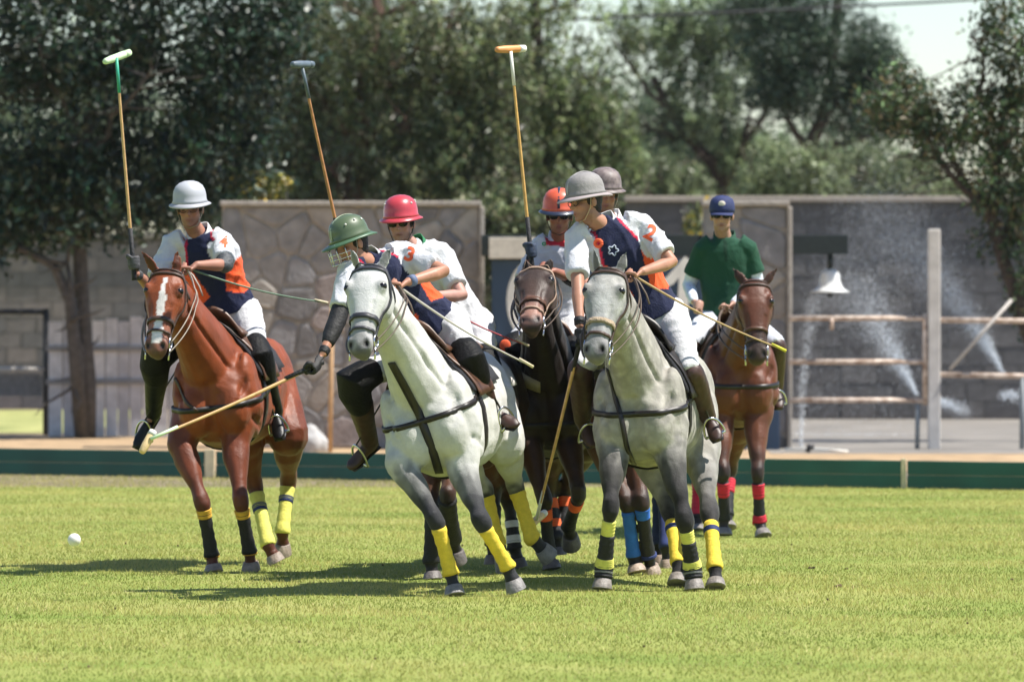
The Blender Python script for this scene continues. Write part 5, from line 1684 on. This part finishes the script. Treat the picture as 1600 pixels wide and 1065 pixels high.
    for s in 'RL':
        hp_, kn, an, to = legs[s]
        mb = MB()
        kf = (kn - lerp(hp_, an, .5)).normalized()
        calf = lerp(kn, an, .35) - kf * .012
        mb.limb([lerp(kn, an, .06), calf, lerp(kn, an, .7), lerp(kn, an, .93), an], [.080, .080, .064, .055, .054], 16)
        fd = (to - an); fl = fd.length; fd.normalize()
        leg_d = (an - kn).normalized()
        a_, b_, c_ = frame(fd, -leg_d)
        heel = an + leg_d * .045 - fd * .05
        mb.loft([(heel, c_, b_, .022, .03, .03), (heel + fd * .03, c_, b_, .034, .045, .036), (lerp(an, to, .35) + leg_d * .03, c_, b_, .039, .040, .030), (lerp(an, to, .7) + leg_d * .036, c_, b_, .047, .028, .026), (to + leg_d * .038 - fd * .01, c_, b_, .040, .020, .022), (to + leg_d * .038 + fd * .018, c_, b_, .018, .010, .012)], 16)
        me = mb.remeshed('boot', .011, 2); wrinkle(me, .0025, int(D * 13), .06)
        bo = put('boot', me, bm_, root)
        so = MB(); so.loft([(heel + leg_d * .034, b_, c_, .006, .032, .032), (lerp(an, to, .3) + leg_d * .066, b_, c_, .006, .036, .036), (lerp(an, to, .7) + leg_d * .066, b_, c_, .006, .046, .046), (to + leg_d * .062, b_, c_, .006, .036, .036)], 12); so.build('sole', LEATHER, bo)
        if st.get('guard') is not None:
            k = MB()
            g0, g1 = lerp(hp_, kn, .70), lerp(kn, an, .36)
            k.limb([g0, lerp(hp_, kn, .86), kn + kf * .020, lerp(kn, an, .18) + kf * .018, g1], [.084, .100, .106, .100, .084], 16)
            me = k.remeshed('knee_guard', .013, 3); put('knee_guard', me, st['guard'], root)
            if st.get('guard_dot') == s:
                dk = MB(); o_ = V((0, 0, CH)); tgt = kn + kf * .02
                dk.ball(tgt + (o_ - tgt).normalized() * .082 + V((-.03, 0, .03)), .04, (V((.036, 0, 0)), V((0, .010, 0)), V((0, 0, .04)))); dk.build('badge', ORGM, root)
        # stirrup iron and leather, part of the saddle
        if st.get('saddle') is not None:
            mid = lerp(an, to, .55) + leg_d * .075
            top = mid - leg_d * .145
            k = MB()
            arch = []
            for t in np.linspace(-.15, math.pi + .15, 20):
                arch.append(mid + c_ * math.cos(t) * .062 - leg_d * (math.sin(t) * .14 if math.sin(t) > 0 else 0))
            k.tube(arch, .0075, 8); k.tube([mid + c_ * .064, mid - c_ * .064], .016, 8, flat=.6)
            stp = k.build('stirrup', STEEL, st['saddle'])
            k = MB(); k.tube([top, lerp(top, hp_, .5) + (kn - hp_) * .1, lerp(hp_, kn, .35)], .013, 6, flat=.35); k.build('stirrup_leather', LEATHER, st['saddle'])
    # ---------------- gloves, elbow guards
    for s in 'RL':
        gm = st.get('glove' + s)
        if gm is not None:
            wr, G, ax = hands[s]
            k = MB(); hand(k, wr, G, ax, .0045); el = arms[s][1]
            k.tube([lerp(wr, el, -.02), lerp(wr, el, .16)], [.031, .036], 12)
            me = k.remeshed('glove', .0075, 2); put('glove', me, gm, root)
        em = st.get('elbow' + s)
        if em is not None:
            sh, el, wr = arms[s]
            m_, t0, t1 = em
            k = MB(); k.limb([lerp(sh, el, 1 - t0), lerp(sh, el, 1 - t0 * .4), el, lerp(el, wr, t1 * .5), lerp(el, wr, t1)], [.056, .058, .058, .054, .045], 14)
            me = k.remeshed('elbow_guard', .011, 3); wrinkle(me, .003, 3, .06); put('elbow_guard', me, m_, root)
        if st.get('watch') == s:
            sh, el, wr = arms[s]
            k = MB(); k.tube([lerp(wr, el, .03), lerp(wr, el, .16)], .035, 14); k.build('wristband', st.get('watch_m', GLOVEK), root)
    # ---------------- headgear
    hc = c + u * .030 - f * .006
    if 'helmet' in st:
        hm, br, kw = st['helmet']
        H_ = helmet(root, hc, f, u, r, hm, br, **kw)
        chin_strap(root, H_, c, f, u, r, st.get('strap', LEATHER))
        if st.get('wire'):
            k = MB()
            for z_ in (-.03, -.06, -.09):
                k.tube([c + r * math.sin(t) * .10 + f * (.035 + math.cos(t) * .125) + u * z_ for t in np.linspace(-1.25, 1.25, 14)], .0028, 6)
            for t in (-1.0, -.5, 0, .5, 1.0):
                k.tube([c + r * math.sin(t) * .10 + f * (.035 + math.cos(t) * .125) + u * z_ for z_ in (.03, -.03, -.095)], .0028, 6)
            k.build('face_guard', STEEL, H_)
    if st.get('glasses') is not None:
        sunglasses(root, c, f, u, r, st['glasses'])
    return dict(root=root, g=g, hands=hands, shirt=shirt, bvh=sb, sp=sp, lt=lt, front=front, pel=pel, neck=neck, c=c, f=f, u=u, r=r, arms=arms)

# ---- shirt patterns
def team_paint(x, y, z, arm):
    n = len(x); c = np.tile(A(NAVYC), (n, 1))
    ax_ = np.abs(x)
    edge = .088 + .17 * np.clip(.98 - y, 0, 1)           # raglan line from the collar to the armpit
    white = (ax_ > edge) & (y > .60) | (arm > .015)
    side = (ax_ > .072 + .16 * np.clip(y - .38, -.1, 1)) & (y < .68) & ~white
    low = (y < .20 + 1.1 * np.clip(.15 - ax_, 0, 1))
    c[side & ~low] = ORG
    c[white] = WHT
    pipe = (np.abs(ax_ - edge) < .008) & (y > .58) & (arm < .05)
    c[pipe] = REDC
    return c
def plain_paint(cc, accent=None):
    def f_(x, y, z, arm):
        c = np.tile(A(cc), (len(x), 1))
        if accent is not None:
            k_ = (y > .95) & (np.abs(x) < .10) & (z > .0)
            c[k_] = accent
        return c
    return f_

HG = mat('helmet_grey', (0.40, 0.41, 0.44), .55, var=.05, scale=6)
HGB = mat('helmet_grey_brim', (0.36, 0.36, 0.39), .55, var=.08)
HGR = mat('helmet_green', (0.085, 0.120, 0.060), .42, var=.12, scale=8, coat=.2)
HGRB = mat('helmet_green_brim', (0.06, 0.125, 0.065), .42, var=.12, coat=.2)
HRD = mat('helmet_red', (0.48, 0.045, 0.06), .35, var=.08, coat=.4)
HORG = mat('helmet_orange', (0.62, 0.10, 0.045), .45, var=.15, coat=.2)
HNV = mat('helmet_navy_brim', (0.02, 0.028, 0.055), .4, var=.1, coat=.3)
HG2 = mat('helmet_stone', (0.24, 0.225, 0.22), .7, var=.1, scale=14, bump=.2)
HG2B = mat('helmet_stone_brim', (0.33, 0.28, 0.28), .7, var=.1)
HBR = mat('helmet_brown', (0.12, 0.085, 0.085), .5, var=.3, scale=25, c2=(0.2, 0.16, 0.15))
SEAMW = mat('seam_white', (0.62, 0.60, 0.56), .6)

# rider of the chestnut horse
r3 = person('rider in light grey helmet and navy shirt with upright mallet, on the chestnut horse', 39.62, dict(
    head=(297, 325, -.22), neck=(312, 366, -.14), shR=(268, 383, -.12), shL=(347, 379, -.16), pelvis=(358, 488, .0),
    elR=(238, 450, -.24), wrR=(214, 428, -.42), grR=(208, 411, -.46), axR=(204, 360, -.46),
    elL=(352, 414, -.40), wrL=(308, 414, -.58), grL=(290, 418, -.60), axL=(286, 440, -.75),
    knR=(245, 556, -.28), anR=(240, 645, .0), toR=(214, 690, -.06), knL=(402, 556, -.30), anL=(430, 643, -.05), toL=(434, 676, -.20)),
    (-.10, -1, -.10), (-.04, 0, 1), dict(paint=team_paint, boot=BOOTK, guard=GUARDK, gloveR=GLOVEG, elbowL=(mat('pad_grey', (0.06, 0.065, 0.07), .6, var=.4, scale=40, bump=.4), .48, .12),
    helmet=(HG, HGB, dict(visor=.025)), strap=STRAPP, glasses=mat('clear_dark', (0.05, 0.03, 0.025), .3, spec=.3), skin=(.36, .17, .115), saddle=h3.saddle))
# rider of the front horse
r1 = person('rider in green helmet leaning down with his mallet, on the front grey horse', 36.72, dict(
    head=(549, 381, -.30), neck=(578, 407, -.22), shR=(548, 423, -.32), shL=(632, 397, -.12), pelvis=(682, 515, .0),
    elR=(527, 500, -.50), wrR=(505, 552, -.66), grR=(489, 572, -.72), axR=(470, 590, -.86),
    elL=(694, 424, -.34), wrL=(638, 440, -.52), grL=(618, 444, -.56), axL=(612, 462, -.72),
    knR=(552, 596, -.38), anR=(578, 690, -.02), toR=(545, 722, -.08), knL=(732, 562, -.28), anL=(768, 642, .0), toL=(803, 656, -.10)),
    (-.80, -.55, -.30), (-.25, 0, 1), dict(paint=team_paint, boot=BOOTB, guard=GUARDK, gloveR=GLOVEK, elbowR=(mat('sleeve_black', (0.007, 0.007, 0.008), .7, var=.2, bump=.3), .28, .62), watch='L', watch_m=mat('band_blue', (0.10, 0.13, 0.22), .7),
    helmet=(HGR, HGRB, dict(visor=.05, seam=mat('seam_sage', (0.36, 0.42, 0.28), .6), vents=SEAMW)), strap=STRAPP, wire=True, skin=(.42, .20, .13), saddle=h1.saddle))
# rider of the dappled grey
r2 = person('rider in stone grey helmet looking left, navy and orange shirt, on the dappled grey horse', 37.32, dict(
    head=(915, 314, -.20), neck=(944, 350, -.12), shR=(899, 372, -.14), shL=(1003, 352, -.06), pelvis=(1022, 498, .0),
    elR=(903, 446, -.34), wrR=(906, 508, -.50), grR=(907, 530, -.54), axR=(917, 490, -.48),
    elL=(1050, 410, -.22), wrL=(1004, 424, -.46), grL=(986, 428, -.50), axL=(978, 446, -.66),
    knR=(906, 572, -.35), anR=(910, 655, .0), toR=(926, 688, -.10), knL=(1078, 578, -.30), anL=(1106, 650, -.05), toL=(1118, 678, -.17)),
    (-.86, -.50, -.14), (-.10, 0, 1), dict(paint=team_paint, boot=BOOTB, gloveR=GLOVEK, watch='R', watch_m=GLOVEK, sleeve=.80,
    helmet=(HG2, HG2B, dict(visor=.038, seam=mat('seam_stone', (0.42, 0.40, 0.38), .6))), strap=mat('strap_tan', (0.5, 0.36, 0.2), .6), skin=(.40, .20, .13), saddle=h2.saddle, glasses=mat('glass_frame', (0.02, 0.018, 0.016), .2)))
# rider behind the front horse
r4 = person('rider in red helmet and sunglasses with white shirt behind the front rider', 38.7, dict(
    head=(627, 348, -.20), neck=(648, 386, -.14), shR=(608, 403, -.16), shL=(686, 399, -.08), pelvis=(722, 512, .0),
    elR=(566, 440, -.24), wrR=(540, 402, -.30), grR=(534, 388, -.32), axR=(522, 340, -.32),
    elL=(722, 462, -.30), wrL=(676, 462, -.50), grL=(660, 458, -.55), axL=(650, 470, -.7),
    knR=(628, 575, -.30), anR=(640, 660, .0), toR=(632, 690, -.1), knL=(758, 572, -.28), anL=(770, 655, .0), toL=(778, 690, -.1)),
    (-.22, -1, -.08), (-.06, 0, 1), dict(paint=plain_paint((.58, .585, .60)), boot=BOOTB, guard=GUARDK, gloveR=GLOVEK, collar=mat('collar_green', (0.02, 0.2, 0.08), .8),
    helmet=(HRD, HRD, dict(visor=.028, vents=SEAMW)), strap=LEATHER, glasses=GLASS, skin=(.45, .24, .19), saddle=h4.saddle, fold=.008))
# rider with orange helmet
r5 = person('rider in orange helmet with dark brim, raising his mallet, between the grey horses', 39.85, dict(
    head=(874, 336, -.2), neck=(876, 374, -.1), shR=(843, 389, -.1), shL=(908, 387, -.1), pelvis=(870, 500, .0),
    elR=(812, 452, -.22), wrR=(826, 412, -.42), grR=(829, 392, -.46), axR=(824, 345, -.46),
    elL=(900, 438, -.30), wrL=(866, 424, -.52), grL=(850, 418, -.56), axL=(845, 436, -.7),
    knR=(798, 548, -.34), anR=(800, 640, .0), toR=(790, 672, -.1), knL=(892, 552, -.42), anL=(890, 640, -.2), toL=(893, 668, -.34)),
    (-.04, -1, -.10), (0, 0, 1), dict(paint=plain_paint((.56, .57, .62), (.6, .03, .05)), boot=BOOTK, guard=GUARDK, guard_dot='R', gloveR=mat('glove_blue', (0.03, 0.045, 0.08), .7, var=.5, scale=40), elbowL=(GUARDK, .35, .45),
    helmet=(HORG, HNV, dict(visor=.032, seam=HNV)), strap=LEATHER, glasses=GLASS, skin=(.30, .12, .08), saddle=h5.saddle))
# rider behind the dappled grey's rider
r6 = person('rider in mottled brown helmet almost hidden behind the stone grey helmet', 39.25, dict(
    head=(945, 304, -.2), neck=(952, 344, -.1), shR=(918, 361, -.1), shL=(985, 361, -.1), pelvis=(990, 490, .0),
    elR=(902, 425, -.2), wrR=(925, 460, -.4), grR=(935, 470, -.44), axR=(935, 440, -.44),
    elL=(1000, 425, -.2), wrL=(975, 460, -.4), grL=(965, 468, -.44), axL=(962, 480, -.55),
    knR=(925, 560, -.3), anR=(935, 640, .0), toR=(935, 672, -.12), knL=(1040, 560, -.3), anL=(1050, 640, .0), toL=(1056, 672, -.12)),
    (.10, -1, -.05), (0, 0, 1), dict(paint=plain_paint((.58, .58, .6)), boot=BOOTB, guard=GUARDK, helmet=(HBR, HBR, dict(visor=.02)), strap=STRAPP, skin=(.33, .15, .1), saddle=h6.saddle))
# man in the green polo shirt
def green_paint(x, y, z, arm):
    c = np.tile(A((.010, .060, .032)), (len(x), 1))
    c[(np.abs(x) < .012) & (y > .72) & (z > 0)] = (.006, .036, .02)
    return c
r7 = person('man in dark green polo shirt, navy cap and sunglasses on the bay horse at right', 44.75, dict(
    head=(1128, 336, -.1), neck=(1132, 372, -.03), shR=(1098, 391, -.02), shL=(1169, 391, -.02), pelvis=(1136, 496, .0),
    elR=(1076, 446, .04), wrR=(1084, 470, -.2), grR=(1092, 478, -.24), axR=(1086, 500, -.28),
    elL=(1184, 442, .0), wrL=(1146, 474, -.30), grL=(1132, 480, -.36), axL=(1128, 490, -.5),
    knR=(1078, 532, -.32), anR=(1080, 610, .0), toR=(1076, 636, -.12), knL=(1212, 536, -.30), anL=(1213, 606, .0), toL=(1217, 630, -.13)),
    (-.06, -1, -.06), (.02, 0, 1), dict(paint=green_paint, boot=BOOTB, glasses=GLASS, skin=(.46, .26, .19), undershirt=mat('undershirt_white', (0.62, 0.66, 0.74), .85, bump=.2), collar=mat('collar_dkgreen', (0.010, 0.06, 0.032), .85), saddle=h7.saddle, sleeve=.72,
    breeches=mat('breeches_pale', (0.62, 0.65, 0.72), .85, var=.05, bump=.25), fold=.005))
# his cap
CAP = mat('cap_navy', (0.022, 0.032, 0.11), .8, var=.12, bump=.2)
q = r7; k = MB()
hc = q['c'] + q['u'] * .03
k.ring_loft([[hc + q['f'] * math.cos(t) * .106 * s_ + q['r'] * math.sin(t) * .092 * s_ + q['u'] * z_ for t in np.linspace(0, 2 * np.pi, 29)[:-1]] for s_, z_ in ((1.0, -.012), (1.02, .02), (.98, .055), (.82, .09), (.5, .108), (.05, .114))])
cap = k.build('cap', CAP, q['root'])
k = MB(); L_ = []
for t in np.linspace(-1.15, 1.15, 15):
    a_ = hc + q['f'] * math.cos(t) * .098 + q['r'] * math.sin(t) * .092 - q['u'] * .006
    b_ = hc + q['f'] * (.03 + math.cos(t) * .150) + q['r'] * math.sin(t) * .088 - q['u'] * (.03 - .012 * math.cos(t))
    L_.append([a_, b_, b_ - q['u'] * .006, a_ - q['u'] * .006])
k.ring_loft(L_); k.build('peak', CAP, cap)
k = MB(); k.ball(hc + q['f'] * .098 + q['u'] * .055, 0, (q['r'] * .026, q['f'] * .008, q['u'] * .024)); k.build('emblem', mat('emblem_cream', (0.65, 0.58, 0.5), .8), cap)

# ---- prints on the shirts
cam_o = V((0, 0, CH))
def print_at(rd, txt, px, py, size, m, name, tilt=0.0):
    D_ = rd['pel'].y
    c_ = P(px, py, D_ - .3); look = (c_ - cam_o).normalized()
    rr = V((1, 0, 0)); uu = V((0, 0, 1))
    t = R(tilt)
    decal_text(rd['shirt'], rd['bvh'], txt, c_, rr * math.cos(t) + uu * math.sin(t), uu * math.cos(t) - rr * math.sin(t), look, size, m, name)
print_at(r3, '4', 350, 378, .10, ORGM, 'sleeve_number', -6)
print_at(r1, '3', 640, 398, .12, ORGM, 'sleeve_number', -20)
print_at(r2, '2', 1016, 364, .13, ORGM, 'sleeve_number', -28)
PRW = mat('print_white', (0.45, 0.5, 0.6), .8)
print_at(r5, 'o', 850, 380, .05, mat('print_green', (0.03, 0.3, 0.1), .8), 'chest_badge')
def emblem(rd, px, py, R0, m, name, star=False):
    """ring-like crest built on the cloth"""
    D_ = rd['pel'].y
    k = MB(); pts = []
    for i in range(25):
        t = 2 * math.pi * i / 24
        rr_ = R0 * (1 + (.28 * math.cos(5 * t) if star else 0))
        p_ = P(px, py, D_ - .3) + V((math.cos(t) * rr_, 0, math.sin(t) * rr_))
        d = (p_ - cam_o).normalized()
        loc, no, _, _ = rd['bvh'].ray_cast(cam_o, d, 60)
        if loc: pts.append(loc - d * .003)
    if len(pts) > 8:
        k.tube(pts, .0042 if star else .011, 6); k.build(name, m, rd['shirt'])
emblem(r2, 958, 391, .026, PRW, 'chest_crest', True)
emblem(r2, 935, 380, .020, ORGM, 'chest_roundel')

# ---- mallets, whips and reins
CANE = mat('cane', (0.55, 0.33, 0.13), .5, var=.2, scale=25, coat=.3)
GRIPK = mat('grip_black', (0.014, 0.014, 0.016), .7, bump=.4)
def mallet(label, grip, head, hx0, hx1, cols, butt=.10, group='polo mallets'):
    """grip: point in the hand, head: where the cane meets the head; hx0/hx1: the two ends of the head"""
    cane_m, tip_m, head_m, end_m = cols
    d = (head - grip); L = d.length; d.normalize()
    root = empty('polo_mallet', grip, label, 'mallet', group)
    sag = V((0, 0, -.012))
    b = grip - d * butt
    pts = [lerp(b, head, t) + sag * math.sin(math.pi * t) for t in np.linspace(0, 1, 14)]
    k = MB(); k.tube(pts, [.0115 - .0035 * i / 13 for i in range(14)], 10); k.build('shaft', cane_m, root)
    k = MB(); k.tube([b - d * .01, b + d * .02, grip, lerp(grip, head, .17)], [.018, .016, .0155, .014], 10); k.build('grip', GRIPK, root)
    k = MB(); k.tube([lerp(b, head, .84), lerp(b, head, .999)], .0105, 10); k.build('binding', tip_m, root)
    ax = (hx1 - hx0).normalized(); hl = (hx1 - hx0).length
    k = MB(); k.tube([hx0, hx0 + ax * hl * .06, hx0 + ax * hl * .3, hx0 + ax * hl * .7, hx1 - ax * hl * .06, hx1], [.015, .0205, .024, .024, .0205, .015], 14)
    hd = k.build('mallet_head', head_m, root)
    k = MB(); k.tube([hx1 - ax * hl * .22, hx1 - ax * hl * .02], [.0246, .0215], 14); k.build('head_band', end_m, hd)
    return root
LIMEP = mat('paint_mint', (0.55, 0.72, 0.45), .5); TEAL = mat('paint_teal', (0.03, 0.33, 0.22), .5); HW = mat('head_wood', (0.66, 0.48, 0.24), .55, var=.2, scale=30); WP = MATS['white_paint']
DST = mat('head_slate', (0.09, 0.12, 0.15), .5, var=.2); ORW = mat('head_orange', (0.68, 0.3, 0.1), .5)
G3 = r3['g']['grR']; D_ = G3.y
mallet('polo mallet with mint green neck raised by the grey-helmeted rider at left', G3, P(182, 90, D_ - .05), P(163, 97, D_ - .12), P(203, 82, D_ + .10), (CANE, TEAL, LIMEP, LIMEP))
G4 = r4['g']['grR']; D_ = G4.y
mallet('polo mallet with slate head raised above the green helmet', G4, P(472, 104, D_ - .2), P(456, 101, D_ - .28), P(489, 101, D_ - .1), (mat('cane_red', (0.42, 0.19, 0.07), .5, var=.25, scale=25), DST, DST, DST))
G5 = r5['g']['grR']; D_ = G5.y
mallet('polo mallet with white and orange head raised highest in the middle', G5, P(798, 80, D_ - .05), P(775, 78, D_ - .09), P(821, 76, D_ + .06), (mat('cane_gold', (0.62, 0.36, 0.10), .5, var=.2, scale=25), WP, ORW, WP))
G1 = r1['g']['grR']; D_ = G1.y
mallet('polo mallet swung low to the left by the green-helmeted rider', G1, P(234, 686, D_ - .55), P(221, 707, D_ - .56), P(240, 672, D_ - .5), (CANE, LIMEP, HW, WP), butt=.06)
G2 = r2['g']['grR']; D_ = G2.y
mallet('polo mallet hanging down beside the dappled grey horse', G2, P(838, 812, D_ + .75), P(826, 822, D_ + .72), P(852, 800, D_ + .9), (CANE, WP, HW, WP), butt=.02)
def whip(label, a, b, m, r0=.0055):
    root = empty('riding_whip', a, label, 'whip', 'riding whips')
    pts = [lerp(a, b, t) + V((0, 0, -.03 * math.sin(math.pi * t))) for t in np.linspace(0, 1, 12)]
    k = MB(); k.tube(pts, [r0 * (1.3 - .5 * i / 11) for i in range(12)], 8); k.build('shaft', m, root)
    d = (b - a).normalized(); k = MB(); k.tube([b - d * .10, b], [r0 * 1.3, r0 * 1.7], 8); k.build('tip', mat('whip_tip', (0.6, 0.52, 0.35), .7) if 'yellow' not in label else mat('whip_yellow', (0.6, 0.55, 0.05), .6), root)
gl = r3['g']['grL']; whip('thin green riding whip trailing behind the grey-helmeted rider at left', gl, P(512, 473, gl.y + .55), mat('whip_green', (0.12, 0.2, 0.13), .6))
gl = r1['g']['grL']; whip('pale braided riding whip held by the green-helmeted rider', gl, P(833, 573, gl.y + .25), mat('whip_pale', (0.45, 0.42, 0.36), .7), .0062)
gl = r4['g']['grL']; whip('thin red riding whip held by the red-helmeted rider', gl, P(826, 540, gl.y + .35), mat('whip_red', (0.4, 0.05, 0.06), .6), .005)
gl = r2['g']['grL']; whip('tan braided whip with yellow tip held by the rider on the dappled grey', gl, P(1228, 548, gl.y + .3), mat('whip_tan', (0.42, 0.29, 0.13), .7), .006)
def reins(h_, rd, m, side='L', n=2):
    G_ = rd['g']['gr' + side]
    for sg in (1, -1):
        for j in range(n):
            a_ = h_.bit[sg] + h_.a * (.0 + .07 * j)
            midp = lerp(a_, G_, .5) + h_.r * sg * (.20 + .03 * j) + V((0, 0, .02 - .05 * j))
            pts = []
            for i in range(33):
                t = i / 32
                p_ = (1 - t) ** 2 * a_ + 2 * t * (1 - t) * midp + t * t * G_
                near = h_.bvh.find_nearest(p_)
                if near[0] is not None and 0 < i < 32:
                    v_ = p_ - near[0]
                    if v_.dot(near[1]) < .016: p_ = near[0] + near[1] * .017
                pts.append(p_)
            k = MB(); k.tube(pts, .0085, 6, flat=.45); k.build('rein', m, h_.root)
    k = MB(); k.tube([G_, G_ + V((.05, -.04, -.05)), G_ + V((.09, -.05, -.12)), G_ + V((.11, -.04, -.18))], .009, 6, flat=.5); k.build('rein_end', m, h_.root)
RB = mat('rein_brown', (0.10, 0.07, 0.05), .6, var=.3)
reins(h1, r1, RB); reins(h2, r2, RB); reins(h3, r3, STRAPP); reins(h4, r4, RB, n=1); reins(h5, r5, RB); reins(h6, r6, RB, n=1); reins(h7, r7, RB)
# ================================================================== haze in the air
k = MB(); k.box((-260, -20, -1.5), (260, 420, 16.0))
hz = bpy.data.materials.new('haze_air'); hz.use_nodes = True
nt = hz.node_tree; nt.nodes.clear()
pv = nt.nodes.new('ShaderNodeVolumePrincipled'); mo = nt.nodes.new('ShaderNodeOutputMaterial')
pv.inputs['Color'].default_value = (0.90, 0.94, 1.0, 1)
pv.inputs['Density'].default_value = 0.00008
pv.inputs['Anisotropy'].default_value = 0.2
nt.links.new(pv.outputs[0], mo.inputs['Volume'])
tag(k.build('haze', hz, smooth=False), 'thin pale haze in the air over the field', 'haze', kind='stuff')
